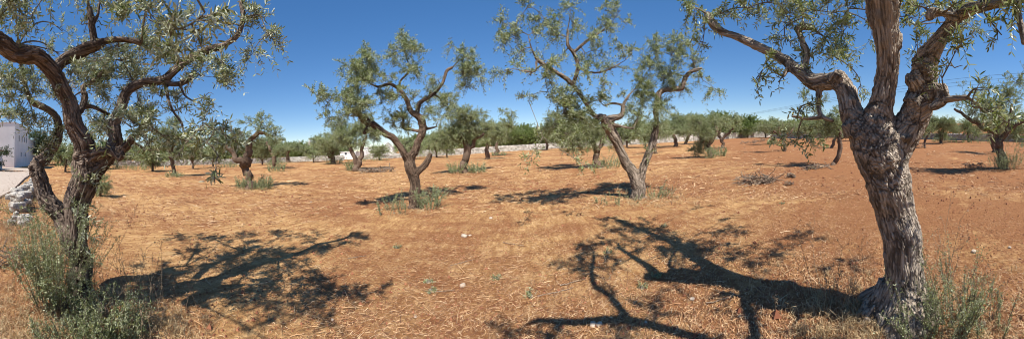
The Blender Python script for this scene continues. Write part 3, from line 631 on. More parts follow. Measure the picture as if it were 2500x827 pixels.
K1 = [(872, 195, 6.9, 32, 45, 1.2), (885, 165, 7, 28, 40, 1), (905, 135, 7.1, 30, 35, .9), (850, 165, 6.9, 26, 28, .9), (865, 245, 6.9, 35, 30, 1.2), (900, 265, 6.9, 25, 25, 1), (830, 240, 6.8, 30, 22, .9), (850, 282, 6.8, 35, 20, 1), (800, 250, 6.7, 24, 18, .7), (770, 232, 6.6, 26, 22, .9), (795, 290, 6.7, 25, 18, .6), (925, 180, 7.1, 20, 25, .6),
 (985, 110, 7.4, 32, 22, 1.1), (983, 86, 7.4, 12, 16, .8), (1010, 130, 7.3, 26, 22, 1), (960, 135, 7.3, 22, 25, .8), (1005, 165, 7.3, 30, 18, 1.1), (1020, 190, 7.3, 18, 14, .5), (950, 185, 7.2, 20, 18, .6),
 (1138, 140, 7.7, 25, 28, 1.2), (1150, 175, 7.7, 30, 28, 1.1), (1175, 190, 7.7, 18, 22, .8), (1125, 175, 7.6, 20, 22, .9), (1140, 215, 7.7, 22, 18, .8), (1070, 195, 7.6, 28, 12, .6), (1050, 210, 7.4, 20, 12, .5), (1060, 180, 7.5, 14, 10, .4), (1015, 238, 7.1, 14, 22, .7), (975, 275, 7.9, 30, 18, .7), (960, 300, 7.9, 25, 22, .6), (1045, 280, 7.6, 22, 20, .6), (1000, 292, 7.8, 18, 20, .5), (930, 250, 7.3, 18, 25, .5), (1090, 250, 7.7, 22, 22, .6), (1075, 285, 7.7, 22, 18, .6)]
tree('olive_tree', 'mid-sized olive standing alone in the centre with a crooked dark trunk forking near its base', (1016, 7.2), T1, [(a, b, c-.35, *q) for a, b, c, *q in K1], (.070, .0172), 2.3, .02, (M_BARK2, M_OLIVE), False, None, (), .07, wob=.3, bumpy=1.2, fringe=14, droop=.25, depth=1.35)

# V-shaped tree right of centre ------------------------------------
T2 = [
 [(1558, 500, 6.9, 25), (1556, 480, 6.9, 21), (1552, 450, 6.9, 20), (1543, 422, 6.9, 17), (1530, 400, 6.9, 15.5), (1514, 368, 6.8, 14), (1500, 336, 6.7, 15.5), (1481, 306, 6.6, 16), (1470, 288, 6.5, 11), (1452, 281, 6.4, 7), (1432, 254, 6.2, 6.5), (1412, 224, 6.0, 7), (1390, 198, 5.8, 7.5), (1360, 178, 5.6, 7), (1329, 159, 5.4, 7), (1308, 140, 5.3, 6)],
 [(1308, 140, 5.3, 4), (1297, 116, 5.2, 3), (1290, 85, 5.2, 2)], [(1310, 150, 5.3, 4), (1306, 174, 5.2, 3.5), (1270, 172, 5.1, 2.5)],
 [(1400, 203, 5.9, 7), (1411, 165, 5.8, 6.5), (1400, 128, 5.7, 6), (1385, 108, 5.6, 5.5), (1386, 72, 5.6, 3)],
 [(1402, 125, 5.7, 5), (1430, 102, 5.7, 5), (1457, 84, 5.7, 3.5), (1490, 60, 5.8, 2)],
 [(1412, 165, 5.8, 4), (1442, 176, 5.8, 3.5), (1480, 172, 5.8, 3), (1528, 146, 5.8, 1.8)],
 [(1484, 292, 6.6, 12), (1500, 288, 6.6, 10), (1518, 280, 6.6, 8), (1523, 254, 6.6, 5.5), (1537, 230, 6.6, 4)],
 [(1495, 305, 6.6, 7), (1522, 310, 6.5, 4), (1547, 313, 6.5, 3.5)], [(1523, 256, 6.6, 4), (1498, 252, 6.5, 4), (1475, 258, 6.4, 3)],
 [(1555, 465, 6.9, 16), (1566, 425, 6.9, 13), (1580, 382, 6.95, 12), (1596, 340, 7.0, 11.5), (1602, 300, 7, 9), (1602, 265, 7.0, 9), (1607, 230, 7.0, 10), (1622, 218, 7.0, 8), (1645, 216, 6.9, 8.5), (1664, 212, 6.9, 8.5), (1674, 188, 6.9, 7.5), (1690, 173, 6.8, 6), (1714, 166, 6.8, 3.5)],
 [(1562, 485, 6.9, 14), (1590, 496, 6.8, 7)], [(1550, 485, 6.9, 13), (1528, 497, 6.8, 7)],
]
K2 = [(1228, 55, 5.2, 20, 28, .9), (1250, 95, 5.2, 26, 24, 1), (1285, 20, 5.2, 28, 18, .9), (1330, 45, 5.3, 22, 28, .7), (1300, 75, 5.3, 18, 18, .5), (1392, 18, 5.6, 28, 16, .7), (1355, 85, 5.5, 20, 16, .5), (1400, 60, 5.6, 24, 24, .8), (1440, 85, 5.7, 26, 20, .9), (1478, 60, 5.8, 28, 24, .8), (1515, 25, 5.8, 24, 22, .7), (1480, 25, 5.8, 20, 16, .5), (1530, 60, 5.9, 14, 14, .4), (1265, 130, 5.2, 24, 18, .8), (1225, 110, 5.1, 14, 22, .5), (1330, 185, 5.4, 32, 20, .8), (1295, 185, 5.3, 20, 16, .5), (1430, 130, 5.7, 22, 18, .8), (1468, 125, 5.8, 24, 18, .6), (1460, 172, 5.8, 24, 13, .7), (1505, 165, 5.8, 22, 14, .7), (1370, 140, 5.7, 14, 14, .4),
 (1390, 235, 5.9, 34, 26, 1), (1340, 235, 5.6, 34, 16, .8), (1290, 245, 5.4, 26, 14, .8), (1375, 275, 5.9, 42, 34, 1.2), (1420, 295, 6.1, 34, 36, 1.1), (1350, 310, 5.8, 32, 26, 1), (1395, 340, 5.8, 34, 26, 1.1), (1440, 250, 6.2, 20, 22, .8), (1325, 335, 4.8, 10, 16, .6), (1312, 362, 4.5, 12, 12, .5, .5), (1298, 385, 4.2, 20, 13, .5, .5), (1430, 405, 4.9, 22, 14, .7, .5), (1460, 240, 6.4, 18, 18, .6),
 (1565, 200, 6.9, 24, 34, 1), (1590, 160, 7, 28, 34, 1), (1600, 115, 7, 26, 26, .9), (1640, 135, 6.9, 28, 26, 1), (1660, 100, 6.8, 26, 20, .9), (1570, 245, 6.9, 24, 34, 1.1), (1560, 290, 6.8, 26, 26, 1), (1620, 260, 6.9, 30, 32, 1), (1640, 180, 6.8, 28, 26, 1), (1690, 145, 6.8, 26, 20, .9), (1715, 195, 6.7, 28, 14, .7, .5), (1750, 220, 6.7, 20, 18, .8, .6), (1620, 195, 7.1, 24, 22, .9), (1520, 235, 6.6, 14, 18, .4), (1535, 265, 6.6, 18, 20, .6), (1600, 300, 6.9, 22, 22, .7), (1575, 370, 6.7, 12, 22, .3), (1690, 110, 6.8, 20, 16, .5), (1560, 130, 7, 14, 20, .4)]
tree('olive_tree', 'V-shaped olive right of centre with a burred left trunk and a straight pale right trunk', (1556, 6.9), T2, K2, (.070, .0172), 2.25, .02, (M_BARK, M_OLIVE), False, None, (), .07, wob=.3, bumpy=1.2, fringe=14, droop=.25, depth=1.35)

# ================================================================== FIELD TREES
def field_tree(label, bpx, bpy_, limbs, clusters, leaf, cov=2.4, tone=0, name='olive_tree', m=None, mb_=None):
    d = dist_of(bpx, bpy_); s = 1
    LL = [[(x, y, d*(1+(dd if len(q) else 0)), r) for (x, y, r, *q) in l for dd in [q[0] if q else 0]] for l in limbs]
    LL[0] = [(LL[0][0][0], yh(bpx)+R*(H+.1)/d, d, LL[0][0][3]*1.25)] + LL[0]
    KK = [(x, y, d*(1+random.uniform(-.05, .05)), rx*1.15, ry*1.22, *q) for (x, y, rx, ry, *q) in clusters]
    return tree(name, label, (bpx, d), LL, KK, leaf, cov, None, (mb_ or M_BARK2, m or M_OLIVE), False, 'olive trees standing in the field', (), max(.08, d*.008), 1.0, tone=tone, shootL=.3)
random.seed(4)
big = (.075, .018); mid = (.095, .026); far = (.15, .045)
field_tree('small olive with a thin bent trunk under the long limb of the near left tree', 425, 430, [[(425, 425, 5), (420, 395, 5), (416, 375, 6), (428, 350, 4), (425, 320, 3)], [(418, 380, 4), (440, 360, 3), (460, 335, 2)]], [(430, 345, 34, 22), (400, 330, 28, 22), (465, 340, 26, 18), (425, 300, 24, 16), (440, 375, 26, 14, .7), (390, 360, 20, 14, .7)], mid)
field_tree('leaning olive with two short limbs left of centre, grey suckers round its foot', 605, 462, [[(604, 450, 10), (602, 425, 9), (598, 405, 10), (580, 388, 8), (565, 372, 6), (550, 355, 4)], [(598, 402, 9), (607, 375, 9), (608, 350, 8), (622, 332, 6), (640, 322, 5), (662, 330, 3)], [(610, 350, 4), (630, 320, 2.5), (640, 295, 2)]], [(545, 345, 34, 20, 1), (515, 325, 20, 18, .7), (580, 360, 24, 16, .9), (590, 335, 26, 16, .8), (640, 290, 18, 14, .8), (652, 312, 22, 12, .8), (668, 330, 18, 14, .6), (618, 310, 14, 12, .5), (560, 320, 16, 14, .5), (530, 355, 26, 16, .8), (600, 300, 16, 12, .5), (625, 350, 24, 14, .8), (565, 350, 26, 16, .8), (680, 345, 16, 12, .6)], big)
field_tree('young bushy sapling just behind the near left trunk', 243, 478, [[(243, 470, 4), (246, 440, 3), (240, 415, 2)]], [(248, 445, 22, 24, .8), (238, 415, 16, 14, .6), (250, 470, 20, 14, .9)], big, name='olive_sapling', tone=.05)
field_tree('bushy olive with hidden trunk and green foot left of the trullo', 670, 412, [[(670, 405, 5), (668, 385, 5), (660, 365, 4), (650, 345, 3)], [(668, 385, 3), (682, 360, 2)]], [(650, 365, 34, 20), (660, 345, 26, 16), (685, 370, 20, 16), (630, 355, 22, 16), (672, 395, 16, 10, .8)], mid)
field_tree('olive with a dark leaning trunk in front of the trulli', 702, 397, [[(702, 392, 5), (700, 378, 4), (695, 366, 4), (680, 356, 3)], [(700, 376, 3), (712, 362, 2)]], [(695, 358, 26, 12), (718, 360, 20, 11), (675, 358, 18, 12)], far)
field_tree('broad olive with a dark hollow trunk right of the trulli', 812, 401, [[(812, 396, 7), (808, 380, 6), (806, 362, 5), (800, 345, 3)], [(808, 378, 4), (822, 362, 3)]], [(800, 348, 34, 18), (830, 345, 28, 16), (775, 345, 22, 16), (805, 370, 34, 12), (812, 325, 24, 12, .7)], far)
field_tree('twin-stemmed olive left of the centre tree beside the brush pile', 872, 417, [[(872, 410, 7), (866, 390, 6), (858, 370, 5), (850, 340, 4)], [(873, 412, 7), (880, 385, 6), (886, 360, 4), (895, 330, 3)]], [(850, 325, 32, 22), (885, 310, 34, 24), (825, 305, 26, 20), (915, 325, 26, 22), (870, 350, 34, 16), (830, 335, 24, 18), (900, 290, 24, 14, .8)], mid)
field_tree('dark-trunked olive with a wide dense crown right of the centre tree', 1135, 422, [[(1133, 412, 9), (1136, 385, 9), (1140, 365, 9), (1135, 345, 7), (1128, 325, 4)], [(1138, 372, 7), (1155, 348, 5), (1180, 325, 3)], [(1135, 350, 4), (1105, 330, 3), (1085, 310, 2)]], [(1120, 310, 34, 24, 1.1), (1155, 305, 34, 24, 1.1), (1090, 325, 28, 24), (1185, 315, 26, 20), (1140, 280, 34, 20), (1105, 275, 24, 18, .8), (1130, 340, 40, 14, .9), (1065, 345, 22, 18, .8), (1085, 365, 20, 12, .6), (1100, 245, 20, 18, .6), (1170, 280, 22, 12, .7)], big)
field_tree('small olive with a straight stub of a trunk behind the dense crowned one', 1193, 390, [[(1193, 384, 6), (1192, 365, 5), (1190, 350, 4)]], [(1200, 330, 30, 16), (1180, 335, 24, 14), (1225, 325, 24, 16), (1205, 310, 24, 12, .8)], far)
field_tree('olive with two pale trunks just before the wall left of the round bush', 1217, 379, [[(1215, 374, 5), (1212, 360, 4), (1214, 345, 3)]], [(1225, 318, 30, 16), (1240, 300, 22, 14), (1205, 310, 26, 16), (1222, 340, 32, 10), (1248, 280, 18, 10, .6), (1230, 270, 14, 8, .5)], far)
field_tree('olive with a short trunk half hidden behind the V-shaped tree, shrubby at the foot', 1462, 410, [[(1462, 402, 8), (1458, 385, 7), (1453, 365, 7), (1445, 340, 5), (1430, 310, 4)], [(1456, 370, 6), (1470, 345, 5), (1485, 320, 3)]], [(1400, 300, 34, 28, 1.1), (1440, 310, 34, 28, 1.1), (1370, 330, 34, 26, 1.1), (1355, 290, 24, 24, .9), (1475, 325, 26, 20), (1400, 360, 32, 18, .9), (1440, 350, 26, 18, .8), (1490, 350, 16, 12, .6)], big)
field_tree('slender far olive left of the V-shaped tree by the wall', 1336, 366, [[(1336, 362, 3), (1334, 348, 3), (1330, 335, 2)]], [(1325, 315, 22, 14), (1345, 312, 18, 14), (1335, 330, 24, 9)], far)
field_tree('thin olive with a bare pole-like trunk seen between the arms right of the V-shaped tree', 1600, 376, [[(1600, 370, 3.5), (1599, 350, 3), (1600, 335, 2.5)]], [(1600, 320, 24, 14), (1580, 330, 18, 10, .7), (1620, 325, 18, 12)], far)
field_tree('round-crowned olive with a short dark trunk right of the V-shaped tree', 1650, 358, [[(1650, 354, 5), (1648, 340, 5), (1645, 325, 3)]], [(1640, 310, 30, 16, 1.1), (1665, 300, 26, 18), (1625, 325, 22, 14), (1675, 322, 22, 14), (1650, 285, 20, 12, .8)], far)
field_tree('olive with a reddish trunk leaning right by the wall', 1674, 352, [[(1674, 350, 4), (1680, 338, 4), (1690, 322, 3)]], [(1695, 310, 26, 14), (1715, 318, 18, 12), (1690, 290, 20, 10)], far)
field_tree('lopsided olive with a sawn black trunk and drooping leaves', 1734, 386, [[(1734, 380, 6), (1733, 362, 5), (1734, 345, 6), (1743, 330, 6), (1748, 312, 4)], [(1735, 345, 5), (1722, 342, 4)]], [(1715, 350, 20, 22, .9), (1700, 370, 18, 14, .7), (1725, 320, 26, 18), (1705, 300, 24, 16), (1740, 295, 24, 14, .8), (1735, 375, 14, 12, .6)], big)
field_tree('olive with a thin trunk forked in a V before the white wall', 1763, 363, [[(1763, 358, 4), (1763, 342, 4), (1754, 326, 4), (1757, 312, 3.5), (1755, 300, 2)], [(1763, 343, 3.5), (1775, 328, 3), (1788, 315, 2.5), (1796, 300, 1.5)]], [(1760, 295, 26, 12), (1785, 290, 24, 11), (1800, 300, 16, 10), (1770, 310, 24, 8, .6)], far)
field_tree('small olive with green suckers at its foot behind the sparse spreading one', 1887, 353, [[(1887, 348, 3.5), (1886, 335, 3), (1880, 322, 2)]], [(1875, 310, 24, 12), (1895, 305, 24, 12), (1860, 315, 18, 9), (1885, 342, 8, 8, .8)], far)
field_tree('sparse olive with pale spreading limbs in the middle of the far right field', 1915, 372, [[(1915, 366, 4), (1913, 350, 4), (1908, 338, 4), (1895, 325, 3), (1872, 317, 2)], [(1912, 342, 3), (1925, 330, 2.5), (1935, 315, 2)], [(1900, 328, 2), (1902, 310, 1.5)]], [(1885, 312, 22, 10, .6), (1910, 305, 24, 12, .6), (1940, 312, 20, 12, .7), (1865, 305, 16, 9, .5)], mid)
field_tree('far olive with a thin dark trunk right of the sparse spreading one', 1981, 346, [[(1981, 342, 3), (1981, 328, 3), (1978, 318, 2)]], [(1975, 305, 26, 12), (1995, 300, 22, 12), (1960, 312, 20, 9), (1990, 322, 18, 8)], far)
field_tree('olive with a thin trunk leaning right just left of the massive trunk', 2037, 405, [[(2037, 400, 6), (2043, 380, 6), (2051, 355, 6), (2052, 335, 5), (2045, 310, 3), (2020, 290, 2)], [(2052, 340, 4), (2070, 325, 3)]], [(2030, 315, 28, 20), (2010, 300, 26, 18), (1985, 270, 14, 14, .6), (1968, 235, 10, 22, .8), (2045, 280, 20, 18), (2000, 330, 24, 12), (1995, 350, 18, 8, .6), (2010, 250, 12, 14, .5)], big)
field_tree('small leaning olive trunk behind the one left of the massive trunk', 2033, 361, [[(2033, 357, 4), (2037, 345, 4), (2040, 332, 3)]], [(2035, 322, 22, 10), (2060, 318, 16, 10)], mid)
field_tree('thin young olive right of the massive trunk', 2258, 361, [[(2257, 355, 3), (2260, 340, 3), (2270, 325, 2)]], [(2248, 318, 22, 14, .9), (2272, 312, 16, 12, .7), (2240, 300, 16, 12, .6)], mid)
field_tree('dark bushy olive right of the massive trunk with leaves to the ground', 2298, 349, [[(2298, 345, 4), (2298, 330, 4), (2305, 315, 3)]], [(2295, 305, 28, 18, 1.1), (2318, 300, 24, 16), (2300, 330, 16, 12, 1.2), (2275, 295, 20, 14), (2330, 315, 16, 10, .8)], mid)
field_tree('pale olive behind the right end tree', 2428, 372, [[(2430, 366, 6), (2424, 345, 6), (2415, 320, 4)]], [(2400, 300, 26, 20, .6), (2425, 290, 26, 20, .7), (2455, 295, 24, 18, .6)], mid)
field_tree('wide olive at the right end with long low limbs and suckers along its trunk', 2446, 412, [[(2446, 404, 11), (2444, 375, 10), (2440, 345, 10), (2432, 326, 7), (2400, 312, 5.5), (2378, 298, 5), (2352, 280, 4), (2330, 265, 3)], [(2440, 345, 9), (2452, 325, 7), (2480, 305, 5), (2510, 290, 4)], [(2437, 335, 6), (2425, 305, 4), (2418, 275, 3)], [(2455, 322, 5), (2462, 290, 3.5), (2470, 255, 3)]], [(2385, 265, 34, 22, .8), (2420, 250, 32, 28, .9), (2460, 240, 34, 28, .9), (2440, 290, 34, 26, .9), (2480, 290, 30, 28, .9), (2410, 215, 22, 18, .6), (2455, 205, 26, 16, .6), (2490, 190, 22, 24, .7), (2350, 250, 22, 16, .5), (2465, 330, 26, 18, .7), (2400, 300, 22, 16, .5), (2510, 330, 30, 28, .7), (2350, 210, 14, 12, .3)], big, 1.7)

# ------------------------------------------------------------------ trees beyond the walls
def bushy(name, label, seed, w, h, m, leafL=.22, tone=0, cat='tree', th=1.4, ncl=9, cov=1.8):
    rng = np.random.default_rng(seed); rt = root(name, (0, 0, 0), label, cat, 'trees beyond the walls')
    tr = MB(); sk = []
    tube = catmull(np.array([[0, 0, -.2, .2], [.05, 0, th*.6, .16], [.1, .1, th, .13], [.1, .2, h*.6, .06]]), .2); tube_closed(tr, tube[:, :3], tube[:, 3], 7, 0, .2, seed); sk.append(tube)
    for k in range(3):
        a = rng.uniform(0, 6.3); l = catmull(np.array([[.05, 0, th*.7, .12], [math.cos(a)*w*.2, math.sin(a)*w*.2, th+.4, .08], [math.cos(a)*w*.35, math.sin(a)*w*.35, h*.6, .04]]), .2); tube_closed(tr, l[:, :3], l[:, 3], 6); sk.append(l)
    tr.build('trunk', M_BARK2, rt); mb = MB(); sk = np.vstack(sk)
    for k in range(ncl):
        a = rng.uniform(0, 6.3); q = math.sqrt(rng.random())*.62; z = th*.7+(h-th*.7)*rng.uniform(.25, .72)
        rr = w*rng.uniform(.22, .36); cz = (h-th*.5)*rng.uniform(.2, .3)
        cluster(mb, sk, (math.cos(a)*q*w/2*1.3, math.sin(a)*q*w/2*1.3, z*(1-.12*q)), (rr, cz, rr), rng, leafL, leafL*.38, cov, .1, False, 0, 1, tone, .5)
    mb.build('crown', [m, M_TWIG], rt); return rt
protos = [bushy('olive_tree', 'rounded grey-green olive in the belt of trees beyond the dry stone walls', 11, 4.6, 4.6, M_OLIVE), bushy('olive_tree', 'rounded grey-green olive in the belt of trees beyond the dry stone walls', 12, 5.2, 4.0, M_OLIVE, ncl=11), bushy('olive_tree', 'rounded grey-green olive in the belt of trees beyond the dry stone walls', 13, 4.0, 4.4, M_OLIVE, tone=.06),
          bushy('broadleaf_tree', 'darker green broad-crowned tree in the belt beyond the dry stone walls', 14, 5.5, 5.2, M_WOOD, ncl=14, th=.9), bushy('broadleaf_tree', 'darker green broad-crowned tree in the belt beyond the dry stone walls', 15, 6.2, 4.6, M_WOOD, ncl=14, th=.9)]
used = [False]*5
def place(i, px, d, sc=1.0, label=None, group=None):
    p = foot(px, d); p[2] -= .05; rz = random.uniform(0, 6.28)
    if not used[i]:
        o = protos[i]; used[i] = True; o.location = tuple(p); o.rotation_euler = (0, 0, rz); o.scale = (sc, sc, sc)
        if label: o['label'] = label
    else: o = copy_tree(protos[i], tuple(p), rz, sc, label, group)
    return o
random.seed(11)
px = 120
while px < 850:   # belt behind the left wall
    d = random.uniform(57, 66); place(random.choice([0, 1, 2, 3, 3, 4]), px, d, random.uniform(.78, 1.0) if px > 420 else random.uniform(.95, 1.25)); px += random.uniform(17, 27)
px = 985
while px < 1560:  # centre
    d = random.uniform(66, 78); place(random.choice([0, 1, 2, 3, 4, 4]), px, d, random.uniform(1.1, 1.4)); px += random.uniform(17, 26)
px = 1570
while px < 1830:
    d = random.uniform(80, 96); place(random.choice([0, 2, 3, 4]), px, d, random.uniform(1.5, 1.9)); px += random.uniform(17, 26)
px = 1800
while px < 2230:
    d = random.uniform(74, 92); place(random.choice([0, 1, 2, 2]), px, d, random.uniform(1.0, 1.35)); px += random.uniform(18, 27)
for px, d, s, i in ((1265, 78, 1.8, 3), (1235, 82, 1.4, 4), (1296, 84, 1.4, 4)):
    place(i, px, d, s, 'large round bushy tree behind the wall, alone in the gap between two field olives' if px == 1265 else None)
for px, d, s, i in ((2245, 62, .7, 2), (2275, 64, .8, 0), (2330, 66, .7, 1), (2380, 52, .55, 2), (2440, 60, .7, 0), (2480, 58, .8, 1), (2530, 58, .9, 3), (2580, 60, 1, 0), (-60, 70, 1, 3), (0, 80, 1, 4)):
    place(i, px, d, s)
o = bushy('pine_tree', 'dark green tree towering behind the near left tree beside the white house', 31, 8, 8, M_DARKLEAF, .26, ncl=16, th=1.0, cov=1.3); o.location = tuple(foot(98, 56))
o = bushy('pine_tree', 'smaller dark tree left of the white house at the left edge', 32, 4, 3.6, M_DARKLEAF, .2, ncl=9, th=.5); o.location = tuple(foot(-22, 29)); o.scale = (.75, .75, .8); o['group'] = 'trees by the white house'
# row of mid green bushes left, between the near tree and the wall
for i, (px, d, s) in enumerate(((160, 30, .75), (195, 33, .8), (250, 38, .8), (285, 42, .8), (345, 45, .65), (385, 47, .6))):
    place([2, 0, 1, 2, 0, 1][i], px, d, s, 'mid-sized pale olive in the row behind the near left trunk, before the far wall')
for i, (px, d, s, lab) in enumerate(((470, 34, .8, 'pale olive between the thin bent one and the leaning one, near the left wall'), (520, 40, .85, 'pale olive behind the hanging foliage of the near left tree, before the wall'), (372, 30, .75, 'pale olive just left of the thin bent one, before the left wall'), (640, 44, .8, 'pale olive behind the leaning olive, close to the wall'), (765, 47, .75, 'small pale olive just right of the trulli'), (1005, 40, .85, 'olive right behind the trunk of the centre tree'), (1065, 44, .9, 'olive in the gap between the centre tree and the dense crowned one'), (1090, 38, .75, 'smaller olive left of the dense crowned one'), (925, 44, .7, 'olive beside the low white house'), (1400, 42, .9, 'olive in the shade of the dense mass left of the V-shaped tree'), (1530, 44, .9, 'olive behind the left arm of the V-shaped tree'), (1575, 40, .8, 'olive seen between the arms of the V-shaped tree'), (1710, 46, .9, 'olive behind the lopsided sawn olive'), (2075, 40, .85, 'olive at the left edge of the massive trunk, half hidden'), (1950, 52, .8, 'small far olive right of the sparse spreading one'), (2220, 44, .8, 'olive right against the massive trunk on its right'), (2365, 36, .8, 'pale olive before the right wall between the bushy one and the right end one'))):
    o = place([0, 2, 1][i % 3], px, d, s, lab, 'olive trees standing in the field')
# distant wood on the skyline
rng = np.random.default_rng(77); mb = MB()
n = 30000; a = rng.uniform((1640-CX)/R, (2330-CX)/R, n); d = rng.uniform(190, 270, n); hh = (7.5+2.5*noise(np.stack([a*18, d/30, a*0], -1), 3))*rng.uniform(0, 1, n)**.6
P = np.stack([np.sin(a)*d, np.cos(a)*d, hh+1.5], -1); D = nrm(rng.normal(size=(n, 3))+[0, 0, .5]); add_leaves(mb, P, D, 2.0, 1.4, rng)
tag(mb.build('distant_wood', M_WOOD), 'dark green distant wood along the skyline right of centre', 'wood', kind='stuff')

# ================================================================== UNDERGROWTH
def shrub(name, label, px, d, w, h, nst, leaf=(.024, .008), m=None, lean=(0, 0), seed=1, gap=.018, group='suckers and shrubs round the olive trunks', sub=5, cat='shrub', dep=None, near=False, tone=0):
    rng = np.random.default_rng(seed); p = foot(px, d); rt = root(name, tuple(p), label, cat, group)
    dep = dep or w
    rad = nrm(np.array([p[0], p[1], 0.])); tan = np.array([rad[1], -rad[0], 0])
    st, lv = MB(), MB()
    r = np.sqrt(rng.random(nst))*.5; a = rng.uniform(0, 6.28, nst)
    S = p + (r*np.cos(a))[:, None]*tan*w + (r*np.sin(a))[:, None]*rad*dep; S[:, 2] = gh(S[:, 0], S[:, 1])-.02
    D = nrm(nrm(S-p)*rng.uniform(.05, .45, (nst, 1))+np.array([0, 0, 1.])+rng.normal(0, .15, (nst, 3))+tan*lean[0]+rad*lean[1])
    Ls = h*rng.uniform(.4, 1.05, nst)*(1.1-r)
    dr = rng.uniform(0, .25, nst)
    add_shoots(lv, S, D, Ls, dr, rng, leaf[0], leaf[1], gap, .0028, near, 0, 1, .8, bare=.1, tone=tone)
    for _ in range(sub):
        t = rng.uniform(.2, .95, nst); Q = S+D*(Ls*t)[:, None]; Q[:, 2] -= dr*Ls*t*t
        D2 = nrm(D*.5+rng.normal(0, .6, (nst, 3))+[0, 0, .25])
        add_shoots(lv, Q, D2, Ls*rng.uniform(.12, .35, nst), dr*2, rng, leaf[0]*.9, leaf[1]*.9, gap, .0015, near, 0, 1, .8, tone=tone)
    k = 4; t = np.linspace(0, 1, k)
    Q = S[:, None]+D[:, None]*(Ls[:, None]*t)[..., None]*.8; p0 = np.broadcast_to(p-[0, 0, .015], (nst, 1, 3))
    tubes(st, np.concatenate([p0, Q], 1), (.0045*np.linspace(1, .4, k+1))[None]*np.ones((nst, 1)), 3)
    tube_closed(st, np.array([p-[0, 0, .06], p, p+[0, 0, .02]]), [.04, .035, .02], 6)
    lv.build('foliage', [m or M_SHRUB, M_TWIG], rt); st.build('stem', M_TWIG, rt); return rt
shrub('olive_suckers', 'tall silvery green suckers crowding the left side of the near left trunk', 142, 2.95, .42, 1.75, 72, (.026, .0085), seed=3, sub=7, near=True, dep=.5)
shrub('olive_suckers', 'low dark green shrub at the foot of the near left trunk on its right side', 262, 2.5, .6, .60, 95, (.024, .010), seed=4, sub=6, near=True, dep=.45)
shrub('olive_suckers', 'sprawling dull green shrub in front of the near left trunk at the bottom corner', 175, 2.3, .7, .36, 60, (.022, .008), seed=5, sub=6, near=True, dep=.3)
shrub('olive_suckers', 'grey-green shrub against the right foot of the massive near right trunk', 2325, 2.1, .42, .85, 38, (.020, .0075), seed=6, sub=7, near=True, tone=.08, dep=.4)
shrub('olive_suckers', 'sparse leafy suckers climbing in front of the massive near right trunk', 2235, 1.98, .3, .6, 26, (.020, .0075), seed=7, sub=5, near=True, tone=.08, dep=.2)
shrub('olive_suckers', 'low spreading green shrub right of the massive near right trunk at the bottom edge', 2405, 2.1, .5, .5, 24, (.020, .0075), seed=8, sub=5, near=True, tone=.08)
shrub('olive_suckers', 'leafy bright green suckers against the right foot of the centre tree', 1042, 7.05, .55, 1.1, 26, (.036, .014), seed=9, sub=6)
shrub('olive_suckers', 'sparse suckers with a few thin shoots left of the centre tree', 955, 6.7, .85, .9, 18, (.034, .012), seed=10, sub=4)
shrub('olive_suckers', 'low dark sucker clump right behind the foot of the V-shaped tree', 1600, 6.85, .7, .6, 20, (.032, .011), seed=12, sub=5)
shrub('olive_suckers', 'wide low dry-green clump at the left foot of the V-shaped tree', 1505, 6.7, 1.2, .38, 26, (.030, .010), seed=13, sub=5)
shrub('olive_suckers', 'grey-green sucker clump right of the leaning olive foot at left', 628, 12.3, 1.2, 1.0, 50, (.05, .018), seed=14, sub=4)
shrub('olive_suckers', 'narrow sucker clump left of the leaning olive foot at left', 590, 12.6, .8, .9, 24, (.05, .018), seed=15, sub=4)
for i, (px, d, w, h, lab) in enumerate(((1113, 15.8, 1.0, 1.1, 'sucker clump left of the dark trunk of the dense crowned olive'), (1160, 15.6, 1.0, .9, 'sucker clump right of the dark trunk of the dense crowned olive'), (1478, 14.6, 1.5, 1.0, 'thick sucker clump under the short trunk left of the V-shaped tree'), (858, 22.5, 1.1, 1.5, 'sucker clump left of the twin-stemmed olive'), (1748, 18, 1.2, 1.0, 'sucker clump beside the sawn black trunk'), (425, 20.7, 1.4, .6, 'low sucker clump round the thin bent olive at left'),
        (338, 33, 3.2, 1.4, 'round grey-green bush in front of the left wall'), (560, 36, 3.0, 1.5, 'round bush in front of the left wall behind the leaning olive'), (675, 25, 1.6, 1.6, 'green bush at the foot of the bushy olive left of the trulli'), (290, 38, 3.0, 1.2, 'low bush near the left end of the wall'), (2475, 11.5, 2.0, 1.2, 'green bush at the right edge beside the wide right end olive'), (2400, 34, 4.5, 1.5, 'wide green bush before the right wall'), (2345, 35, 4.0, 1.3, 'bright green bush before the right wall near the massive trunk'), (908, 43, 5.0, 1.7, 'bright green bush in front of the low white house'), (2455, 10.6, .9, 1.6, 'suckers growing up the trunk of the wide right end olive'), (2298, 34, 2.4, 2.0, 'green sucker mass under the dark bushy olive'), (1887, 32, 1.4, 1.0, 'green sucker clump at the foot of the small far right olive'), (1217, 39, 2, 1.1, 'low bush by the two pale trunks before the wall'), (815, 36, 2.4, 1.7, 'grey-green bush at the foot of the broad olive right of the trulli'), (345, 5.0, .5, .5, None))):
    if lab: shrub('bush' if 'bush' in lab else 'olive_suckers', lab, px, d, w, h, 36, (.0045*d if d < 24 else .1, .0018*d if d < 24 else .045), seed=30+i, sub=4, gap=.04 if d < 20 else .09, m=M_SHRUB if i % 3 else M_OLIVE, group=None)
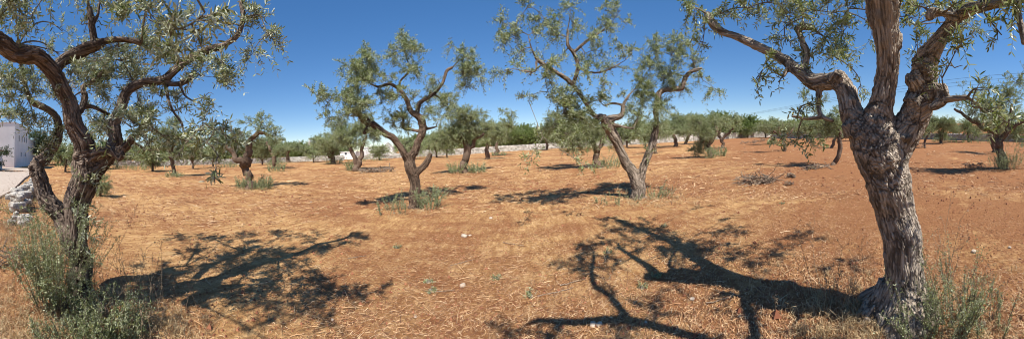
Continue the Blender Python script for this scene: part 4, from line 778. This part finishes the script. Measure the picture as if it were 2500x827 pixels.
# small green weeds on the open ground
for i, (px, py, lab) in enumerate(((1030, 690, 'tiny green weed below and right of centre, by a twig'), (1033, 712, 'tiny weed just under another at the bottom centre'), (1195, 680, 'small green weed at the bottom centre, greenest of its kind'), (958, 602, 'tiny weed in the straw below the centre tree'), (1585, 676, 'small weed left of the big shadow at right'), (1550, 705, 'small weed below another left of the big shadow'), (1612, 556, 'tiny weed below the V-shaped tree'), (1275, 728, 'tiny weed at the lower centre beside the shadow edge'), (1470, 620, 'tiny weed within the dappled shadow at centre right'), (1905, 500, 'tiny weed right of centre on open straw'))):
    shrub('weed', lab, px, dist_of(px, py), .10, .10, 16, (.022, .008), seed=60+i, sub=1, group='small weeds in the straw', cat='weed', near=True)

# dead stalks
def stalks(label, px, d, n, w, h, seed, lean=0):
    rng = np.random.default_rng(seed); p = foot(px, d); mb = MB(); rad = nrm(np.array([p[0], p[1], 0.])); tan = np.array([rad[1], -rad[0], 0])
    S = p+rng.normal(0, w/2, (n, 1))*tan+rng.normal(0, w/3, (n, 1))*rad; S[:, 2] = gh(S[:, 0], S[:, 1])-.01
    D = nrm(np.array([0, 0, 1.])+rng.normal(0, .22, (n, 3))+tan*lean); L = h*rng.uniform(.5, 1.1, n); k = 7; t = np.linspace(0, 1, k)
    P = S[:, None]+D[:, None]*(L[:, None]*t)[..., None]+(rng.normal(0, .12, (n, 1, 3))*(L[:, None]*t*t)[..., None])
    rn = rng.random(n); tubes(mb, np.concatenate([np.broadcast_to(p-[0, 0, .012], (n, 1, 3)), P], 1), (.0032*np.linspace(1, .4, k+1))[None]*np.ones((n, 1)), 3, 0, rn)
    for q in range(7):
        j = rng.integers(2, k, n); Q = P[np.arange(n), j]; D2 = nrm(D+rng.normal(0, .5, (n, 3))); l = L*rng.uniform(.08, .25, n)
        E = Q+D2*l[:, None]; tubes(mb, np.stack([Q, (Q+E)/2+rng.normal(0, .006, (n, 3)), E], 1), np.array([[.0016, .0014, .001]])*np.ones((n, 1)), 3, 0, rn)
        m = 5; H = (E[:, None]+rng.normal(0, .008, (n, m, 3))).reshape(-1, 3); add_leaves(mb, H, nrm(rng.normal(size=(n*m, 3))), .014, .008, rng)
    return tag(mb.build('dead_weed', M_DRYWEED), label, 'dry weed', 'dead weed stalks')
for a in (('tall brown dead stalks behind the shrub on the right of the near left tree', 300, 2.9, 12, .5, .75, 1), ('dead stalks standing on bare straw right of the near left tree', 385, 2.9, 8, .45, .5, 2), ('thin upright dead stalks close to the near left trunk on its right', 248, 3.2, 7, .3, .95, 3),
          ('brown dead stalk leaning left of the massive right trunk, farthest left of them', 1978, 2.6, 3, .1, .62, 4, -.2), ('dead stalks with seed heads between the leaning stalk and the massive right trunk', 2065, 2.35, 9, .3, .55, 5), ('dry stalks by the shadow in front of the massive right trunk', 2010, 2.25, 10, .35, .35, 6), ('tall thin greenish stalks rising right of the massive right trunk', 2300, 2.3, 6, .2, .95, 7), ('dead twiggy stalks at the bottom right corner', 2440, 2.15, 8, .3, .42, 8, .3), ('brown stalks at the far left by the road edge', 25, 5.4, 14, .8, .8, 9), ('dry stalks beside the V-shaped tree foot on its right', 1640, 6.6, 8, .4, .45, 10), ('dry stalks behind the stone wall end by the road', 62, 9.5, 18, .7, .9, 11), ('dry brown stalks tangled below the near left tree at bottom', 330, 2.45, 16, .5, .35, 12)):
    stalks(*a)

# ------------------------------------------------------------------ dry grass tufts and straw (uncountable ground cover)
rng = np.random.default_rng(91); mb = MB()
def blades(cx, cy, n, w, h, sp=.55):
    x = cx+rng.normal(0, w, n); y = cy+rng.normal(0, w, n); b = np.stack([x, y, gh(x, y)-.005], -1)
    D = nrm(rng.normal(0, sp, (n, 3))*[1, 1, .3]+[0, 0, 1]); L = h*rng.uniform(.3, 1.1, n)[:, None]; S = nrm(np.cross(D, rng.normal(size=(n, 3))))
    wd = rng.uniform(.0012, .0026, n)[:, None]*S; bend = nrm(rng.normal(0, 1, (n, 3))*[1, 1, 0])*L*rng.uniform(.1, .7, (n, 1))-[0, 0, 1]*L*.25
    m = b+D*L*.5; e = b+D*L+bend
    V = np.stack([b-wd, b+wd, m+wd*.8, m-wd*.8, e], 1); i = np.arange(n)[:, None]*5
    mb.add(V, [i+[0, 1, 2, 3], i+[3, 2, 4]], 0, np.repeat(rng.random(n), 5))
def patch(px, d, cnt, spread, n=22, w=.03, h=.16):
    p = foot(px, d)
    for _ in range(cnt):
        blades(p[0]+rng.normal(0, spread), p[1]+rng.normal(0, spread), n, w, h)
patch(150, 2.3, 150, .42, 30, .035, .13); patch(60, 2.4, 150, .5, 26, .04, .11); patch(300, 2.5, 90, .30, 26, .035, .14); patch(-30, 2.6, 80, .5, 24, .04, .12); patch(230, 2.0, 100, .3, 26, .035, .09); patch(390, 2.6, 45, .25, 18, .04, .10)
patch(2050, 2.15, 80, .24, 24, .03, .16); patch(2150, 2.0, 50, .2, 24, .03, .12); patch(2330, 1.95, 60, .3, 20, .04, .12); patch(2440, 2.1, 70, .4, 18, .04, .10); patch(2000, 2.5, 40, .3, 16, .04, .10)
patch(1560, 6.7, 70, .45, 24, .05, .16); patch(1015, 6.9, 50, .45, 22, .05, .12); patch(610, 12.3, 50, .5, 26, .07, .25); patch(30, 5.6, 90, .7, 26, .07, .30); patch(80, 9, 110, 1.0, 24, .09, .4); patch(1640, 6.5, 30, .4, 18, .05, .14)
for px, d in ((1135, 15.6), (1462, 14.8), (870, 22), (2446, 10.8), (1735, 18), (425, 21), (1193, 28), (2300, 35), (700, 45), (812, 37), (1885, 34)): patch(px, d, 40, .7+.012*d, 18, .1, .12+.012*d)
for i in range(130):   # strips along the wall feet
    q = rng.choice([300, 480, 620, 780, 1100, 1300, 1480]); px = q+rng.uniform(-90, 90); p = foot(px, rng.uniform(47, 50)); blades(p[0], p[1], 60, .8, .5)
tag(mb.build('dry_grass', M_DRYGRASS), 'bleached dry grass and hay tufts round the trunks and field edges', 'dry grass', kind='stuff')

mb = MB()
def litter(n, r0, r1, mlen, mw, lift):
    r = np.exp(rng.uniform(math.log(r0), math.log(r1), n)); a = rng.uniform(-2.2, 2.6, n); x = r*np.sin(a); y = r*np.cos(a)
    cl = fbm(np.stack([x/.7, y/.7, x*0], -1), 3, 77)+.5*noise(np.stack([x/3, y/3, x*0], -1), 78)
    bare = np.clip((.5*x-.55*y-.8)/1.6, 0, 1)*.55
    keep = (cl+.45-bare > rng.uniform(-.45, .9, n)); x, y = x[keep], y[keep]; n = len(x); r = r[keep]
    ph = rng.uniform(0, 6.28, n); ph = np.where(rng.random(n) < .5, .6+rng.normal(0, .5, n), ph)
    sc = np.clip(r/5, 1, 4)
    L = mlen*rng.lognormal(-.2, .55, n)*sc**.5; D = np.stack([np.cos(ph), np.sin(ph), rng.normal(0, .13, n)], -1); W = np.stack([-np.sin(ph), np.cos(ph), rng.normal(0, .4, n)], -1)*(mw*rng.uniform(.5, 1.4, n)*sc**.8)[:, None]
    c = np.stack([x, y, gh(x, y)+rng.uniform(.001, lift, n)], -1); m = c+[0, 0, .006]+rng.normal(0, .01, (n, 3))*[1, 1, 0]
    V = np.stack([c-D*L[:, None]*.5-W, c-D*L[:, None]*.5+W, m+W, m-W, c+D*L[:, None]*.5+W, c+D*L[:, None]*.5-W], 1); i = np.arange(n)[:, None]*6
    mb.add(V, [i+[0, 1, 2, 3], i+[3, 2, 4, 5]], 0, np.repeat(rng.random(n), 6))
litter(210000, 1.2, 18, .045, .0015, .014); litter(6000, 1.5, 20, .13, .002, .02); litter(60000, 6, 45, .10, .004, .03)
tag(mb.build('straw_litter', M_STRAW), 'cut straw and chopped prunings strewn over the red soil', 'straw', kind='stuff')
mb = MB()
n = 45000; r = np.exp(rng.uniform(math.log(1.3), math.log(14), n)); a = rng.uniform(-2.2, 2.6, n); x = r*np.sin(a); y = r*np.cos(a); s = rng.lognormal(-5.1, .5, n)*np.clip(r/4, 1, 2)
o6 = np.array([[1, 0, 0], [-1, 0, 0], [0, 1, 0], [0, -1, 0], [0, 0, 1], [0, 0, -1]], float)
V = o6[None]*s[:, None, None]*rng.uniform(.5, 1.2, (n, 6, 1))+np.stack([x, y, gh(x, y)+s*.2], -1)[:, None]
i = np.arange(n)[:, None, None]*6; f = np.array([[0, 2, 4], [2, 1, 4], [1, 3, 4], [3, 0, 4], [2, 0, 5], [1, 2, 5], [3, 1, 5], [0, 3, 5]])[None]
mb.add(V, [(i+f).reshape(-1, 3)], 0, np.repeat(rng.random(n), 6)); tag(mb.build('soil_clods', M_CLOD), 'crumbs and clods of red soil between the straw', 'soil', kind='stuff')

# ------------------------------------------------------------------ single stones
for i, (px, py, s, lab) in enumerate(((1189, 533, .06, 'pale flat stone on the straw below the centre tree, topmost of three'), (1122, 578, .075, 'largest pale stone on the straw, with a small chip beside it, below the centre tree'), (1136, 576, .035, 'small pale chip just right of the largest stone'), (1112, 699, .045, 'dull beige stone near the bottom centre'), (1424, 803, .04, 'whitish stone at the bottom by the branch shadow, left one'), (1440, 801, .035, 'whitish stone at the bottom by the branch shadow, right one'), (994, 772, .02, 'tiny white pebble at the lower centre left'), (795, 776, .022, 'tiny white pebble below the shadow of the near left tree'), (1673, 738, .03, 'small white pebble inside the bright patch left of the big shadow'), (2380, 620, .045, 'orange-white stone on bare red soil at right'), (2365, 518, .02, 'tiny white pebble on bare soil at right, farther one'), (2470, 610, .03, 'small pale stone near the right edge'), (1500, 640, .02, 'tiny pebble at the edge of the dappled shade'), (755, 493, .05, 'pale stone on the field left of the centre tree'), (1555, 798, .022, 'tiny white pebble at the bottom right of centre'))):
    r_ = np.random.default_rng(i); p = foot(px, dist_of(px, py)); mb = MB(); V, F = boulder(p+[0, 0, s*.25], np.array([s, s*.75, s*.45])*.8, r_); mb.add(V, F)
    tag(mb.build('stone', M_PEBBLE, None, True), lab, 'stone', 'loose stones on the ground')

# ------------------------------------------------------------------ brush piles
def brush(label, px, py, w, h, n, seed, r=.018, curl=.5, name='brush_pile'):
    rng = np.random.default_rng(seed); d = dist_of(px, py); p = foot(px, d); mb = MB(); rad = nrm(np.array([p[0], p[1], 0.])); tan = np.array([rad[1], -rad[0], 0])
    k = 7; c = p+rng.uniform(-.5, .5, (n, 1))*w*tan+rng.normal(0, w*.12, (n, 1))*rad; c[:, 2] = p[2]+rng.uniform(.02, h*.7, n)
    D = nrm(rng.normal(size=(n, 3))*[1, 1, .35]); L = rng.uniform(.2, .6, n)*min(w, 1.2); B = nrm(rng.normal(size=(n, 3)))*[1, 1, .8]; t = np.linspace(-.5, .5, k)
    P = c[:, None]+D[:, None]*(L[:, None]*t)[..., None]+B[:, None]*((L*curl)[:, None]*(t*t*2))[..., None]+rng.normal(0, .012, (n, k, 3)); P[..., 2] = np.maximum(P[..., 2], p[2]+.01)
    tubes(mb, P, (r*rng.uniform(.35, 1.2, (n, 1)))*np.linspace(1, .6, k)[None], 5); return tag(mb.build(name, M_DEAD), label, 'brush pile', 'heaps of cut olive wood')
brush('long heap of twisted bleached prunings lying on the open field right of the V-shaped tree', 1848, 448, 1.05, .3, 85, 1, .016, .9)
brush('small dark knotted stump piece beside the long heap of prunings, upper one', 1928, 436, .28, .22, 22, 2, .03, .5)
brush('small curled stick heap beside the long heap of prunings, lower one', 1925, 455, .3, .15, 12, 3, .016, .8)
brush('wide low heap of grey brushwood beside the twin-stemmed olive', 915, 420, 2.6, .38, 110, 4, .03, .5)
brush('spiky brush heap under the wide right end olive', 2378, 412, .75, .3, 60, 5, .012, .3)
brush('far brush heap left of the small right olives', 1826, 350, 2.4, .5, 50, 6, .03, .5)
brush('small far heap with reddish sticks right of the massive trunk', 2243, 362, 1.0, .6, 24, 7, .02, .3)
brush('low dark twigs on the soil before the leaning trunk left of the massive tree', 1992, 414, 1.1, .14, 40, 8, .02, .3)
brush('far heap of brown prunings by the pale wall', 1853, 346, 2.0, .8, 50, 9, .04, .4)
brush('pale forked stick leaning on the far right field', 2256, 385, .5, .35, 1, 10, .018, .3, 'fallen_branch')
brush('dark twiggy brush at the left edge beside the near shrub', 8, 640, .7, .35, 90, 12, .007, .4)
rngb = np.random.default_rng(8)
for i, (px, py, L, ang, lab) in enumerate(((1060, 715, .30, .3, 'thin brown twig lying at the bottom centre'), (1240, 596, .38, -.5, 'long thin twig lying centre left of the big shadow'), (1115, 640, .35, .6, 'bleached straw-coloured stick on the ground below centre'), (1380, 695, .3, .2, 'pale stick near the left rim of the dappled shadow'), (1335, 720, .4, .15, 'pale straight stick at the lower centre'), (860, 625, .3, .9, 'thin stick beside the shadow tips of the near left tree'), (1580, 575, .3, .1, 'short dark stick below the V-shaped tree'), (1745, 745, .3, -.4, 'brown stick in the big shadow'))):
    p = foot(px, dist_of(px, py)); t = np.linspace(-.5, .5, 8); P = p+np.stack([np.cos(ang)*t*L, np.sin(ang)*t*L, .012+0*t], -1)+rngb.normal(0, .006, (8, 3))*[1, 1, .3]
    mb = MB(); tubes(mb, P[None], np.linspace(.006, .003, 8)[None], 5); tag(mb.build('stick', M_DEAD), lab, 'stick', 'loose sticks on the ground')

# ================================================================== LIGHT, SKY, CAMERA
SUN_EL, SUN_AZ = math.radians(53), math.radians(171)   # azimuth clockwise from +Y
sd = np.array([math.sin(SUN_AZ)*math.cos(SUN_EL), math.cos(SUN_AZ)*math.cos(SUN_EL), math.sin(SUN_EL)])
from mathutils import Vector
l = bpy.data.lights.new('sun', 'SUN'); l.energy = 5.0; l.angle = math.radians(.5); l.color = (1, .945, .86)
lo = bpy.data.objects.new('sun', l); C.objects.link(lo); lo.rotation_euler = Vector(-sd).to_track_quat('-Z', 'Y').to_euler()
W = bpy.data.worlds.new('World'); SC.world = W; W.use_nodes = True; nt = W.node_tree
bg = nt.nodes['Background']; sk = nt.nodes.new('ShaderNodeTexSky'); sk.sky_type = 'NISHITA'; sk.sun_disc = False
sk.sun_elevation = SUN_EL; sk.sun_rotation = SUN_AZ; sk.altitude = 300; sk.air_density = .9; sk.dust_density = .0; sk.ozone_density = 3.0
hs = nt.nodes.new('ShaderNodeHueSaturation'); hs.inputs['Saturation'].default_value = 1.50; hs.inputs['Hue'].default_value = .508; gm = nt.nodes.new('ShaderNodeGamma'); gm.inputs[1].default_value = .7; nt.links.new(sk.outputs[0], gm.inputs[0]); nt.links.new(gm.outputs[0], hs.inputs['Color']); nt.links.new(hs.outputs[0], bg.inputs[0]); bg.inputs[1].default_value = .147
cd = bpy.data.cameras.new('camera'); cam = bpy.data.objects.new('camera', cd); C.objects.link(cam); SC.camera = cam
cam.location = (0, 0, H)
from mathutils import Matrix
cam.matrix_world = Matrix.Translation((0, 0, H)) @ Matrix.Rotation(ROLL, 4, 'Y') @ Matrix.Rotation(math.pi/2, 4, 'X')
cd.type = 'PANO'; cd.panorama_type = 'CENTRAL_CYLINDRICAL'
cd.central_cylindrical_range_u_min = -1250/R; cd.central_cylindrical_range_u_max = 1250/R
cd.central_cylindrical_range_v_min = (Y0-827)/R; cd.central_cylindrical_range_v_max = Y0/R; cd.central_cylindrical_radius = 1.0
cd.clip_start = .05; cd.clip_end = 6000
SC.render.engine = 'CYCLES'; SC.cycles.max_bounces = 6; SC.cycles.pixel_filter_type = 'BLACKMAN_HARRIS'; SC.cycles.filter_width = 1.0; SC.cycles.diffuse_bounces = 3; SC.cycles.transparent_max_bounces = 4
SC.view_settings.view_transform = 'Standard'; SC.view_settings.look = 'None'; SC.view_settings.exposure = .66; SC.view_settings.gamma = 1
